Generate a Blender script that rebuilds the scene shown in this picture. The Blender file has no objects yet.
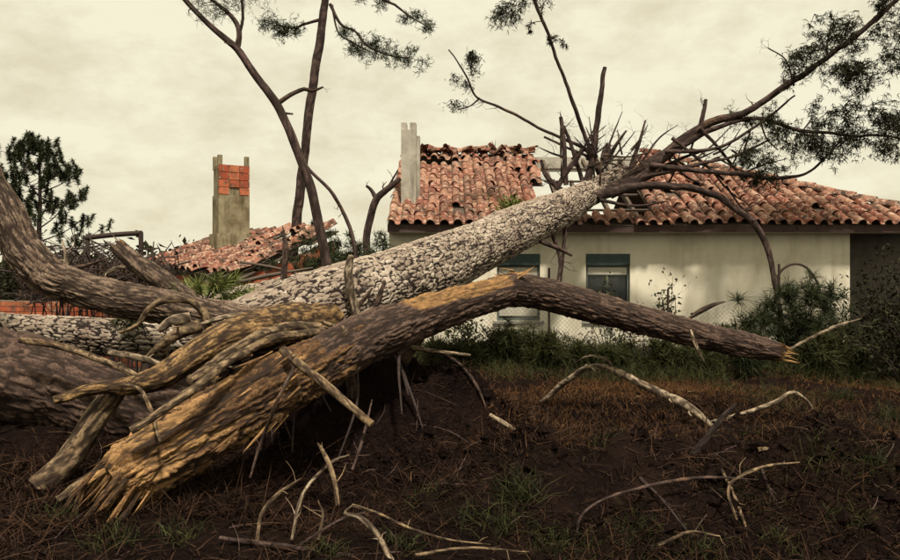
import bpy, math, random
import numpy as np
random.seed(7)
rng = np.random.default_rng(11)
S = bpy.context.scene
COL = S.collection
R = math.radians

# ------------------------------------------------------------------ camera, sky, sun, exposure
F, HX, HY, CZ = 750.0, 450.0, 273.0, 1.6          # focal length and horizon of the 900x560 photograph
cam = bpy.data.cameras.new('camera'); camo = bpy.data.objects.new('camera', cam); COL.objects.link(camo)
cam.sensor_width = 36; cam.lens = 36 * F / 900; cam.shift_y = -(280 - HY) / 900
cam.clip_start = 0.05; cam.clip_end = 2000
camo.location = (0, 0, CZ); camo.rotation_euler = (R(90), 0, 0)
S.camera = camo
SUN_EL, SUN_AZ = R(58), R(163)                     # azimuth clockwise from +Y: behind the camera, to the right
w = bpy.data.worlds.new('World'); S.world = w; w.use_nodes = True
nt = w.node_tree; nt.nodes.clear()
def wn(t): return nt.nodes.new(t)
sky = wn('ShaderNodeTexSky'); sky.sky_type = 'NISHITA'; sky.sun_disc = False
sky.sun_elevation = SUN_EL; sky.sun_rotation = SUN_AZ; sky.dust_density = 4
tc = wn('ShaderNodeTexCoord'); mp = wn('ShaderNodeMapping'); mp.inputs['Scale'].default_value = (1.6, 1.6, 3.2)
n1 = wn('ShaderNodeTexNoise'); n1.inputs['Scale'].default_value = 4.5; n1.inputs['Detail'].default_value = 9; n1.inputs['Roughness'].default_value = .64
rp = wn('ShaderNodeValToRGB')
rp.color_ramp.elements[0].position = .34; rp.color_ramp.elements[0].color = (7.2, 6.5, 4.55, 1)
rp.color_ramp.elements[1].position = .58; rp.color_ramp.elements[1].color = (8.8, 8.25, 6.15, 1)
mx = wn('ShaderNodeMix'); mx.data_type = 'RGBA'; mx.inputs[0].default_value = .93
bg = wn('ShaderNodeBackground'); bg.inputs['Strength'].default_value = .1
out = wn('ShaderNodeOutputWorld')
L = nt.links.new
L(tc.outputs['Generated'], mp.inputs[0]); L(mp.outputs[0], n1.inputs['Vector']); L(n1.outputs['Fac'], rp.inputs[0])
L(sky.outputs[0], mx.inputs[6]); L(rp.outputs[0], mx.inputs[7]); L(mx.outputs[2], bg.inputs[0]); L(bg.outputs[0], out.inputs[0])
sl = bpy.data.lights.new('sun', 'SUN'); sl.energy = 4.6; sl.angle = R(5); sl.color = (1, .93, .8)
so = bpy.data.objects.new('sun', sl); COL.objects.link(so)
so.rotation_euler = (R(90) - SUN_EL, 0, R(180) - SUN_AZ + R(0))
vs = S.view_settings; vs.view_transform = 'Standard'; vs.look = 'None'; vs.gamma = 1; vs.exposure = .15; vs.use_curve_mapping = False

# ------------------------------------------------------------------ helpers
def P(px, py, D):
    return np.array([(px - HX) / F * D, D, CZ + (HY - py) / F * D])
def hash3(i, j, k, s=0):
    n = (i.astype(np.int64) * 73856093) ^ (j.astype(np.int64) * 19349663) ^ (k.astype(np.int64) * 83492791) ^ (s * 2654435 + 977)
    n = (n ^ (n >> 13)) * 1274126177 & 0x7fffffff
    n = (n ^ (n >> 15)) * 2246822519 & 0x7fffffff
    return ((n ^ (n >> 11)) & 0xffffff) / float(0x1000000)
def vnoise(p, seed=0):
    f = np.floor(p); q = p - f; q = q * q * (3 - 2 * q); i = f.astype(np.int64); r = 0
    for a in (0, 1):
        for b in (0, 1):
            for c in (0, 1):
                wgt = (q[:, 0] if a else 1 - q[:, 0]) * (q[:, 1] if b else 1 - q[:, 1]) * (q[:, 2] if c else 1 - q[:, 2])
                r = r + wgt * hash3(i[:, 0] + a, i[:, 1] + b, i[:, 2] + c, seed)
    return r
def fbm(p, o=4, seed=0):
    r = 0; a = .5
    for k in range(o):
        r = r + a * vnoise(p * (2.03 ** k) + 7.3 * k, seed + k); a *= .5
    return r / (1 - .5 ** o)
def worley(p, seed=0):
    i = np.floor(p).astype(np.int64); n = len(p)
    d1 = np.full(n, 9.); d2 = np.full(n, 9.); cid = np.zeros(n)
    for a in (-1, 0, 1):
        for b in (-1, 0, 1):
            for c in (-1, 0, 1):
                x, y, z = i[:, 0] + a, i[:, 1] + b, i[:, 2] + c
                q = np.stack([x + .1 + .8 * hash3(x, y, z, seed), y + .1 + .8 * hash3(x, y, z, seed + 1), z + .1 + .8 * hash3(x, y, z, seed + 2)], 1)
                d = np.sqrt(((q - p) ** 2).sum(1)); h = hash3(x, y, z, seed + 5)
                nw = d < d1
                d2 = np.where(nw, d1, np.minimum(d2, d)); cid = np.where(nw, h, cid); d1 = np.where(nw, d, d1)
    return d1, d2, cid
def sstep(a, b, x):
    t = np.clip((x - a) / (b - a), 0, 1); return t * t * (3 - 2 * t)
def nrm(v):
    v = np.asarray(v, float); return v / (np.linalg.norm(v, axis=-1, keepdims=True) + 1e-12)

class MB:
    """collects vertices, quads and triangles (with two float attributes) and links them as ONE mesh object"""
    def __init__(s): s.V = []; s.F4 = []; s.F3 = []; s.H = []; s.C = []; s.n = 0; s.M4 = []; s.M3 = []
    def add(s, V, Q=None, T=None, h=None, c=None, m=0):
        V = np.asarray(V, float); k = len(V); s.V.append(V)
        if Q is not None and len(Q): q = np.asarray(Q, np.int64) + s.n; s.F4.append(q); s.M4.append(np.full(len(q), m))
        if T is not None and len(T): t = np.asarray(T, np.int64) + s.n; s.F3.append(t); s.M3.append(np.full(len(t), m))
        s.H.append(np.broadcast_to(np.asarray(1. if h is None else h, float), (k,)))
        s.C.append(np.broadcast_to(np.asarray(.5 if c is None else c, float), (k,)))
        s.n += k
    def box(s, c, d, ax=None, h=None, cc=None, m=0, bev=0):
        c = np.asarray(c, float); d = np.asarray(d, float) / 2
        ax = np.eye(3) if ax is None else np.asarray(ax, float)
        v = np.array([[x, y, z] for x in (-1, 1) for y in (-1, 1) for z in (-1, 1)], float) * d
        s.add(c + v @ ax, [[0, 1, 3, 2], [4, 6, 7, 5], [0, 4, 5, 1], [2, 3, 7, 6], [0, 2, 6, 4], [1, 5, 7, 3]], h=h, c=cc, m=m)
    def mesh(s, name, off=(0, 0, 0), smooth=False):
        V = np.concatenate(s.V) - np.asarray(off)
        me = bpy.data.meshes.new(name)
        f4 = np.concatenate(s.F4) if s.F4 else np.zeros((0, 4), np.int64); f3 = np.concatenate(s.F3) if s.F3 else np.zeros((0, 3), np.int64)
        me.vertices.add(len(V)); me.vertices.foreach_set('co', V.astype(np.float32).ravel())
        li = np.concatenate([f4.ravel(), f3.ravel()]).astype(np.int32)
        me.loops.add(len(li)); me.loops.foreach_set('vertex_index', li)
        me.polygons.add(len(f4) + len(f3))
        st = np.concatenate([np.arange(len(f4)) * 4, len(f4) * 4 + np.arange(len(f3)) * 3]).astype(np.int32)
        me.polygons.foreach_set('loop_start', st)
        mi = np.concatenate(s.M4 + s.M3).astype(np.int32); me.polygons.foreach_set('material_index', mi)
        me.polygons.foreach_set('use_smooth', np.full(len(st), smooth))
        for nm, a in (('h', s.H), ('c', s.C)):
            at = me.attributes.new(nm, 'FLOAT', 'POINT'); at.data.foreach_set('value', np.concatenate(a).astype(np.float32))
        me.update(calc_edges=True); me.validate(); return me
    def build(s, name, mat, parent=None, smooth=False, base=None):
        off = wloc(parent) if base is None else np.asarray(base, float)
        me = s.mesh(name, off, smooth)
        for m in (mat if isinstance(mat, (list, tuple)) else [mat]): me.materials.append(m)
        o = bpy.data.objects.new(name, me); COL.objects.link(o)
        if base is not None: o.location = off - wloc(parent)
        if parent: o.parent = parent
        return o
def wloc(o):
    l = np.zeros(3)
    while o is not None: l = l + np.array(o.location); o = o.parent
    return l
def tag(o, label=None, cat=None, group=None, kind=None):
    if label: o['label'] = label
    if cat: o['category'] = cat
    if group: o['group'] = group
    if kind: o['kind'] = kind
    return o
def thing(name, loc, label, cat, group=None):
    o = bpy.data.objects.new(name, None); COL.objects.link(o); o.location = loc; o.empty_display_size = .2
    return tag(o, label, cat, group)

def smooth_path(pts, step):
    pts = np.asarray(pts, float)                    # columns x, y, z, r
    e = np.vstack([2 * pts[0] - pts[1], pts, 2 * pts[-1] - pts[-2]]); res = []
    for i in range(1, len(e) - 2):
        p0, p1, p2, p3 = e[i - 1:i + 3]
        n = max(1, int(np.ceil(np.linalg.norm(p2[:3] - p1[:3]) / step)))
        t = (np.arange(n) / n)[:, None]
        res.append(.5 * (2 * p1 + (p2 - p0) * t + (2 * p0 - 5 * p1 + 4 * p2 - p3) * t ** 2 + (3 * p1 - p0 - 3 * p2 + p3) * t ** 3))
    res.append(e[-2][None]); q = np.vstack(res); q[:, 3] = np.maximum(q[:, 3], .0015); return q
def tube(mb, pts, nseg=8, step=.15, kind=None, amp=.0, ks=(10, 5), wob=0, seed=0, peel=None, flat=None, cap=True, c=None, m=0, jag=0, lump=0):
    """tapered tube along a smoothed path; kind 'plate' or 'bark' carves real relief"""
    q = smooth_path(pts, step); C = q[:, :3].copy(); r = q[:, 3]; n = len(q)
    sd = np.concatenate([[0], np.cumsum(np.linalg.norm(np.diff(C, axis=0), axis=1))])
    if wob:
        for k in range(3): C[:, k] += wob * r.max() * (fbm(np.stack([sd * 2.2, np.full(n, k * 9.1 + seed), np.zeros(n)], 1), 3, seed) - .5) * 2 * np.minimum(1, sd / .3)
    T = nrm(np.gradient(C, axis=0)); u = np.cross(T[0], [0, 0, 1.])
    if np.linalg.norm(u) < .1: u = np.cross(T[0], [0, 1., 0])
    u = nrm(u); U = np.zeros((n, 3))
    for i in range(n):
        u = u - T[i] * np.dot(u, T[i]); u = u / (np.linalg.norm(u) + 1e-12); U[i] = u
    W = np.cross(T, U); th = np.arange(nseg) * 2 * np.pi / nseg
    N = U[:, None] * np.cos(th)[None, :, None] + W[:, None] * np.sin(th)[None, :, None]
    RR = np.repeat(r[:, None], nseg, 1); h = np.ones((n, nseg)); cc = np.full((n, nseg), .5 if c is None else c)
    lp = np.stack([np.cos(th)[None] * RR, np.sin(th)[None] * RR, np.repeat(sd[:, None], nseg, 1)], 2).reshape(-1, 3)
    if lump: RR = RR * (1 + lump * (fbm(lp * np.array([3.2, 3.2, 1.6]) + seed * 3.1, 3, seed + 9).reshape(n, nseg) - .5) * 2)
    if kind == 'plate':
        wp = lp + .055 * np.stack([fbm(lp * np.array([16, 16, 11.]), 3, 3 + k) for k in range(3)], 1)
        d1, d2, cid = worley(wp * np.array([ks[0], ks[0], ks[1]]) + seed, seed)
        g = sstep(.09, .15, d2 - d1 + .22 * (fbm(lp * 55, 2, seed + 7) - .5)); fine = fbm(lp * np.array([70, 70, 30.]), 3, seed)
        e1, e2, eid = worley(wp * np.array([ks[0], ks[0], ks[1]]) * 2.3 + seed + 5, seed + 20); g = g * (.8 + .2 * sstep(.02, .10, e2 - e1)); cid = .55 * cid + .45 * eid
        h = (g * (.7 + .3 * fine)).reshape(n, nseg); cc = cid.reshape(n, nseg)
        rg = 1 - np.abs(2 * fbm(lp * np.array([9, 9, 1.6]) + seed, 3, seed + 30) - 1); h = h * (1 - .6 * sstep(.89, .98, rg).reshape(n, nseg)); RR = RR + amp * (h - .6) + amp * .9 * (cc - .5) * h
    elif kind == 'bark':
        a = fbm(lp * np.array([ks[0], ks[0], ks[1]]) + seed * 1.7, 4, seed); rid = 1 - np.abs(2 * a - 1) * 1.6
        big = fbm(lp * np.array([4, 4, 2.]) + seed, 3, seed + 3)
        a2 = fbm(lp * np.array([ks[0] * 2.6, ks[0] * 2.6, ks[1] * 3.]) + 3.3, 3, seed + 11); h = np.clip(np.minimum(1 - rid, .15 + 3.2 * np.abs(2 * a2 - 1)), 0, 1).reshape(n, nseg); cc = big.reshape(n, nseg)
        RR = RR + amp * (h - .4) + r[:, None] * .22 * (cc - .5)
    if peel is not None:
        mk = peel(lp, sd, th, N).reshape(n, nseg); cc = cc * .6 * (1 - mk) + 1.5 * mk; RR = RR - .010 * sstep(.3, .6, mk)
    V = C[:, None] + N * RR[..., None]
    if flat is not None: V = flat(V)
    V = V.reshape(-1, 3)
    if jag:
        for k, e in ((0, -1), (n - 1, 1)) if jag == 2 else ((n - 1, 1),):
            V[k * nseg:(k + 1) * nseg] += e * T[k] * (rng.random(nseg)[:, None] * 1.2 * r[k])
    i = np.arange(n - 1)[:, None] * nseg; j = np.arange(nseg)[None]; j2 = (j + 1) % nseg
    Q = np.stack([i + j, i + j2, i + nseg + j2, i + nseg + j], 2).reshape(-1, 4)
    mb.add(V, Q, h=h.ravel(), c=cc.ravel(), m=m)
    if cap:
        for k in (0, n - 1):
            ring = V[k * nseg:(k + 1) * nseg]; ctr = ring.mean(0)
            VV = np.vstack([ring, ctr + (T[k] * r[k] * (.15 if k else -.15))]); jj = np.arange(nseg)
            Tt = np.stack([jj, (jj + 1) % nseg, np.full(nseg, nseg)], 1)
            if k == 0: Tt = Tt[:, ::-1]
            mb.add(VV, T=Tt, h=.7, c=1.6 if jag else .5, m=m)
    return C, T, r, sd
def px(pts):
    """(px, py, distance, width in px) -> x, y, z, radius"""
    return [tuple(P(a, b, d)) + (wd / 2 / F * d,) for a, b, d, wd in pts]
def spikes(mb, ctr, dirs, L0, L1, wd, c=1.6, spread=0):
    for d in dirs:
        d = nrm(d + (rng.random(3) - .5) * spread); l = L0 + (L1 - L0) * rng.random(); u = nrm(np.cross(d, rng.random(3) - .5)); v = np.cross(d, u); ww = wd * (.5 + rng.random())
        o = ctr if np.ndim(ctr) == 1 else ctr[rng.integers(len(ctr))]
        a = o + u * ww; b = o - u * ww * .6 + v * ww * .35; cc = o - v * ww * .35
        mid = o + d * l * .6; tip = o + d * l
        mb.add([a, b, cc, mid + u * ww * .7, mid - u * ww * .5 + v * ww * .2, mid - v * ww * .2, tip], [[0, 1, 4, 3], [1, 2, 5, 4], [2, 0, 3, 5]], [[3, 4, 6], [4, 5, 6], [5, 3, 6]], h=.3 + .7 * rng.random(), c=c)
def needles(mb, ctr, d, n, ln, wd, spread=1.0, cval=None):
    ctr = np.atleast_2d(ctr); k = len(ctr); d = np.broadcast_to(np.asarray(d, float), (k, 3))
    o = np.repeat(ctr, n, 0); dd = nrm(np.repeat(d, n, 0) + rng.normal(0, 1, (k * n, 3)) * spread)
    l = ln * (.6 + .6 * rng.random((k * n, 1))); s = nrm(np.cross(dd, rng.normal(0, 1, (k * n, 3)))) * wd / 2
    mid = o + dd * l * .55; tip = o + dd * l + np.array([0, 0, -1.]) * l * .12
    V = np.stack([o - s, o + s, mid + s, mid - s, tip], 1).reshape(-1, 3); b = np.arange(k * n)[:, None] * 5
    mb.add(V, b + [[0, 1, 2, 3]], b + [[3, 2, 4]], c=np.repeat(rng.random(k * n) if cval is None else np.full(k * n, cval), 5))
def leaves(mb, ctr, ln, wd, hang=0.3):
    ctr = np.atleast_2d(ctr); k = len(ctr); d = rng.normal(0, 1, (k, 3)); d[:, 2] -= hang; d = nrm(d)
    l = ln * (.6 + .7 * rng.random((k, 1))); s = nrm(np.cross(d, rng.normal(0, 1, (k, 3)))); nn = np.cross(d, s); s = s * wd / 2 * (.7 + .6 * rng.random((k, 1)))
    m = ctr + d * l * .5 + nn * l * .08
    V = np.stack([ctr, m + s, ctr + d * l, m - s], 1).reshape(-1, 3)
    mb.add(V, np.arange(k)[:, None] * 4 + [[0, 1, 2, 3]], c=np.repeat(rng.random(k), 4))

# ------------------------------------------------------------------ materials
def mat(name, build, rough=.85, spec=.25):
    m = bpy.data.materials.new(name); m.use_nodes = True; t = m.node_tree
    b = t.nodes['Principled BSDF']; b.inputs['Roughness'].default_value = rough; b.inputs['Specular IOR Level'].default_value = spec
    build(N_(t), b); return m
class N_:
    def __init__(s, t): s.t = t
    def n(s, k, **kw):
        x = s.t.nodes.new(k)
        for a, v in kw.items(): setattr(x, a, v)
        return x
    def l(s, a, b): s.t.links.new(a, b)
    def co(s): return s.n('ShaderNodeTexCoord').outputs['Object']
    def geo(s): return s.n('ShaderNodeNewGeometry').outputs['Position']
    def attr(s, nm): return s.n('ShaderNodeAttribute', attribute_name=nm).outputs['Fac']
    def noise(s, sc, v=None, det=5, ro=.6, scale=None, dist=0):
        x = s.n('ShaderNodeTexNoise'); x.inputs['Scale'].default_value = sc; x.inputs['Detail'].default_value = det; x.inputs['Roughness'].default_value = ro; x.inputs['Distortion'].default_value = dist
        v = v or s.geo()
        if scale:
            mp = s.n('ShaderNodeMapping'); mp.inputs['Scale'].default_value = scale; s.l(v, mp.inputs[0]); v = mp.outputs[0]
        s.l(v, x.inputs['Vector']); return x.outputs['Fac']
    def ramp(s, f, *st):
        x = s.n('ShaderNodeValToRGB'); e = x.color_ramp.elements
        while len(e) < len(st): e.new(.5)
        for k, (p, c) in enumerate(st): e[k].position = p; e[k].color = tuple(c) + (1,) if len(c) == 3 else c
        s.l(f, x.inputs[0]); return x.outputs[0]
    def mix(s, f, a, b, mode='MIX'):
        x = s.n('ShaderNodeMix', data_type='RGBA', blend_type=mode)
        for i, v in ((0, f), (6, a), (7, b)):
            if isinstance(v, (int, float)): x.inputs[i].default_value = v
            elif isinstance(v, tuple): x.inputs[i].default_value = v + (1,)
            else: s.l(v, x.inputs[i])
        return x.outputs[2]
    def math(s, op, a, b=0):
        x = s.n('ShaderNodeMath', operation=op)
        for i, v in ((0, a), (1, b)):
            if isinstance(v, (int, float)): x.inputs[i].default_value = v
            else: s.l(v, x.inputs[i])
        return x.outputs[0]
    def bump(s, b, f, st=.4, d=.01):
        x = s.n('ShaderNodeBump'); x.inputs['Strength'].default_value = st; x.inputs['Distance'].default_value = d; s.l(f, x.inputs['Height']); s.l(x.outputs[0], b.inputs['Normal'])
BW = lambda a, b: ((a, (0, 0, 0)), (b, (1, 1, 1)))

def f(g, b):                                        # plated pine bark: pale scaly plates, dark red-brown fissures
    pl = g.ramp(g.attr('c'), (.15, (.13, .095, .072)), (.45, (.33, .265, .2)), (.8, (.58, .50, .40)))
    pl = g.mix(g.ramp(g.noise(45), *BW(.35, .7)), pl, (.26, .20, .155))
    pl = g.mix(g.ramp(g.noise(1.7, det=4), *BW(.42, .66)), pl, g.mix(.6, pl, (.15, .10, .07)))
    c = g.mix(g.ramp(g.attr('h'), *BW(.25, .55)), (.016, .009, .007), pl)
    g.l(g.mix(g.ramp(g.noise(2.2), *BW(.55, .72)), c, (.22, .2, .14), 'MULTIPLY') if 0 else c, b.inputs['Base Color']); g.bump(b, g.noise(90), .5, .006)
M_plate = mat('plated_bark', f)
def barkmat(name, dark, lite, wood=(.50, .27, .10)):
    def f(g, b):
        c = g.mix(g.ramp(g.noise(9, scale=(1, 1, 1)), *BW(.3, .72)), dark, lite)
        c = g.mix(g.ramp(g.attr('h'), *BW(.05, .45)), tuple(x * .3 for x in dark), c)
        c = g.mix(g.ramp(g.noise(55, det=3), *BW(.45, .75)), c, tuple(x * .45 for x in dark))
        wd = g.mix(g.ramp(g.noise(22, scale=(1, 1, 3), det=7), *BW(.32, .66)), tuple(x * .3 for x in wood), wood)
        wd = g.mix(g.ramp(g.noise(6), *BW(.5, .7)), wd, tuple(x * .5 for x in wood))
        c = g.mix(g.ramp(g.math('SUBTRACT', g.math('ADD', g.attr('c'), g.math('MULTIPLY', g.noise(30, det=5), .5)), 1.), *BW(.0, .5)), c, wd)
        c = g.mix(g.ramp(g.attr('h'), *BW(.02, .35)), g.mix(.8, c, (.02, .011, .007)), c)
        g.l(c, b.inputs['Base Color']); g.bump(b, g.noise(70, det=6), .6, .008)
    return mat(name, f)
M_bark = barkmat('dark_furrowed_bark', (.045, .024, .018), (.165, .105, .075), (.36, .195, .075))
M_limb = barkmat('grey_limb_bark', (.075, .045, .03), (.28, .20, .14))
M_gold = barkmat('golden_shedding_bark', (.055, .026, .012), (.20, .105, .042), (.42, .235, .095))
M_root = barkmat('tan_root_bark', (.11, .07, .04), (.36, .25, .14))
M_pale = barkmat('bleached_stick', (.20, .14, .09), (.48, .38, .26))
M_twig = barkmat('dark_twig', (.028, .018, .016), (.075, .05, .042))
M_stem = barkmat('red_brown_stem', (.045, .026, .022), (.13, .08, .065))
def leafmat(name, a, b2, sp=.3):
    def f(g, b):
        g.l(g.ramp(g.attr('c'), (0, a), (1, b2)), b.inputs['Base Color'])
    return mat(name, f, .7, sp)
M_needle = leafmat('pine_needles', (.012, .016, .008), (.045, .052, .02), .12)
M_leaf = leafmat('dark_leaves', (.010, .010, .006), (.035, .033, .016), .06)
M_shrub = leafmat('olive_leaves', (.02, .024, .008), (.08, .078, .028))
M_fresh = leafmat('fresh_green_needles', (.05, .075, .018), (.22, .24, .07))
M_dry = leafmat('dry_grass', (.022, .010, .005), (.17, .085, .036), .06)
M_grass = leafmat('green_grass', (.010, .013, .005), (.055, .055, .018), .1)
M_litter = leafmat('needle_litter', (.006, .0035, .003), (.055, .029, .017), .04)  # litter tone lowered too, carrying the foreground shade in its colour
M_moss = leafmat('moss_green', (.06, .08, .012), (.16, .19, .03))
def f(g, b):
    c = g.ramp(g.noise(2.4, det=8), (.3, (.005, .003, .003)), (.55, (.011, .0065, .0055)), (.78, (.024, .014, .010)))
    c = g.mix(g.ramp(g.noise(26, det=5), *BW(.5, .7)), c, (.018, .011, .008))
    g.l(c, b.inputs['Base Color']); g.bump(b, g.noise(35, det=8, ro=.7), .9, .03)
M_soil = mat('shade_darkened_soil', f, 1., .02)  # dark soil, with deep foreground shade put into its near-black colour
def f(g, b):
    c = g.ramp(g.noise(1.3, det=9, ro=.62), (.3, (.55, .49, .37)), (.5, (.68, .62, .48)), (.72, (.76, .70, .57)))
    c = g.mix(g.ramp(g.noise(2.2, scale=(1.8, 1.8, .22), det=6), *BW(.52, .78)), c, (.50, .43, .31))
    c = g.mix(g.ramp(g.noise(9, det=6, ro=.7), *BW(.62, .72)), c, (.36, .28, .17))
    g.l(c, b.inputs['Base Color']); g.bump(b, g.noise(30), .3, .006)
M_wall = mat('stained_cream_plaster', f, .9, .15)
def tilemat(name, mossy):
    def f(g, b):
        oi = g.n('ShaderNodeObjectInfo'); v = g.geo()
        c = g.ramp(oi.outputs['Random'], (0, (.12, .04, .026)), (.3, (.20, .062, .038)), (.6, (.25, .095, .058)), (.85, (.34, .18, .12)), (1, (.14, .055, .038)))
        c = g.mix(g.ramp(g.noise(11, v, 7, .68), *BW(.51, .61)), c, (.48, .345, .25))
        c = g.mix(g.ramp(g.noise(6, v, 6, .7), *BW(.52 - mossy, .68 - mossy)), c, (.055, .036, .026))
        c = g.mix(g.ramp(g.noise(40, v, 4), *BW(.55, .75)), c, (.13, .085, .06))
        g.l(c, b.inputs['Base Color']); g.bump(b, g.noise(60, v), .3, .005)
    return mat(name, f, .85, .2)
M_tile = tilemat('weathered_clay_tile', 0); M_tile2 = tilemat('dirty_clay_tile', .07)
def f(g, b):
    oi = g.n('ShaderNodeObjectInfo')
    c = g.ramp(oi.outputs['Random'], (0, (.28, .06, .03)), (.5, (.40, .10, .045)), (1, (.46, .16, .075)))
    c = g.mix(g.ramp(g.noise(8, det=7, ro=.7), *BW(.46, .66)), c, (.12, .06, .04)); c = g.mix(g.ramp(g.noise(13, det=6, ro=.7), *BW(.58, .66)), c, (.34, .26, .18)); g.l(c, b.inputs['Base Color']); g.bump(b, g.noise(50), .4, .005)
M_brick = mat('red_brick', f, .9, .15)
def concrete(name, a, b2):
    def f(g, b):
        c = g.mix(g.ramp(g.noise(3.2, det=8, ro=.65), *BW(.33, .68)), a, b2)
        c = g.mix(g.ramp(g.noise(3, scale=(3, 3, .35), det=5), *BW(.55, .75)), c, tuple(x * .4 for x in a)); g.l(c, b.inputs['Base Color']); g.bump(b, g.noise(40), .4, .006)
    return mat(name, f, .9, .15)
M_conc = concrete('grey_concrete', (.27, .24, .19), (.46, .42, .35))
M_render = concrete('mouldy_render', (.13, .10, .055), (.33, .28, .18))
M_mortar = concrete('mortar', (.12, .085, .06), (.24, .18, .13))
def plain(name, c, r=.6, s=.3, metal=0):
    def f(g, b):
        cc = g.mix(g.ramp(g.noise(7, det=6), *BW(.35, .75)), c, tuple(x * .65 for x in c)); g.l(cc, b.inputs['Base Color']); b.inputs['Metallic'].default_value = metal
    return mat(name, f, r, s)
M_teal = plain('dark_teal_paint', (.045, .075, .066)); M_white = plain('off_white_slat', (.62, .58, .47)); M_frame = plain('grey_green_frame', (.10, .115, .10))
M_sill = plain('grey_sill', (.30, .28, .23)); M_wood = plain('weathered_timber', (.11, .08, .06), .85); M_fascia = plain('brown_fascia', (.075, .045, .038), .8)
M_beam = plain('grey_ridge_beam', (.42, .38, .31), .85); M_dark = plain('shade_toned_plaster', (.14, .12, .10), .95); M_iron = plain('rusty_iron', (.055, .034, .028), .7, .3, .3)  # dark plaster: gloom of the room and porch put into its colour
M_wire = plain('galvanised_wire', (.30, .29, .25), .5, .5, .4)
def f(g, b):
    b.inputs['Base Color'].default_value = (.03, .035, .035, 1); b.inputs['Roughness'].default_value = .08; b.inputs['Specular IOR Level'].default_value = .5
    b.inputs['Alpha'].default_value = .75
M_glass = mat('dark_window_glass', f, .08, .5)  # the unlit room behind is put into the dark pane colour

# ------------------------------------------------------------------ ground
def gz(x, y):
    x = np.asarray(x, float); y = np.asarray(y, float); x, y = np.broadcast_arrays(x, y); sh = x.shape; x = x.ravel(); y = y.ravel(); o = np.zeros_like(x)
    p = np.stack([x, y, o], 1)
    z = .16 * (fbm(p * .6, 3, 2) - .5)
    near = sstep(13.5, 10, y) * sstep(-9, -7, x) * sstep(11, 9, x)
    z = z + near * .09 * (fbm(p * 2.2, 4, 5) - .5)
    lum = fbm(p * 3.1, 5, 21) - .5
    crest = 6.05 + .35 * (fbm(p[:, [0, 2, 2]] * .8, 2, 4) - .5)
    m1 = sstep(.0, .8, x) * sstep(4.6, 3.2, x) * (sstep(5.1, 5.9, y) * sstep(7.2, 6.1, y))
    z = z + m1 * (.22 + .62 * lum) - .22 * sstep(5.4, 4.6, y) * sstep(-.6, .5, x) * sstep(5, 4, x)
    m2 = np.exp(-(((x + .15) / .75) ** 2 + ((y - 7.6) / .7) ** 2)); z = z + m2 * (.60 + .85 * lum)
    pit = np.exp(-(((x + .85) / .55) ** 2 + ((y - 5.7) / .75) ** 2)); z = z - .34 * pit
    z = z + np.exp(-(((x + 1.25) / .8) ** 2 + ((y - 7.35) / .5) ** 2)) * (.72 + .8 * lum)
    ml = np.exp(-(((x + 3.6) / 1.7) ** 2 + ((y - 7.1) / .7) ** 2)); z = z + ml * (.42 + .5 * lum)
    cr = sstep(9.2, 8, y) * sstep(-5, -4, x) * sstep(6, 5, x)
    z = z + cr * (.05 * (fbm(p * 8, 3, 41) - .5) + .045 * np.abs(fbm(p * 15, 3, 42) - .5))
    return z.reshape(sh)
xs = np.unique(np.concatenate([np.linspace(-400, -20, 14), np.linspace(-20, -7, 27), np.arange(-7, -4.2, .06), np.arange(-4.2, 5.5, .028), np.arange(5.5, 9.5, .06), np.linspace(9.5, 22, 26), np.linspace(22, 400, 14)]))
ys = np.unique(np.concatenate([np.linspace(-60, 0, 10), np.linspace(0, 3, 10), np.arange(3, 3.6, .1), np.arange(3.6, 8.6, .028), np.arange(8.6, 13, .06), np.linspace(13, 30, 60), np.linspace(30, 700, 20)]))
XX, YY = np.meshgrid(xs, ys); ZZ = gz(XX, YY); nx, ny = len(xs), len(ys)
g = MB(); ii = np.arange(ny - 1)[:, None] * nx + np.arange(nx - 1)[None]
g.add(np.stack([XX, YY, ZZ], 2).reshape(-1, 3), np.stack([ii, ii + 1, ii + nx + 1, ii + nx], 2).reshape(-1, 4))
ground = tag(g.build('ground', M_soil, smooth=True), kind='structure')
def G(pxx, pyy, lo=3.5, hi=40):
    """the ground point seen at a pixel"""
    D = np.linspace(lo, hi, 3000); x = (pxx - HX) / F * D; z = CZ + (HY - pyy) / F * D; k = np.argmax(z <= gz(x, D)); return np.array([x[k], D[k], gz(x[k], D[k])])

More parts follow.
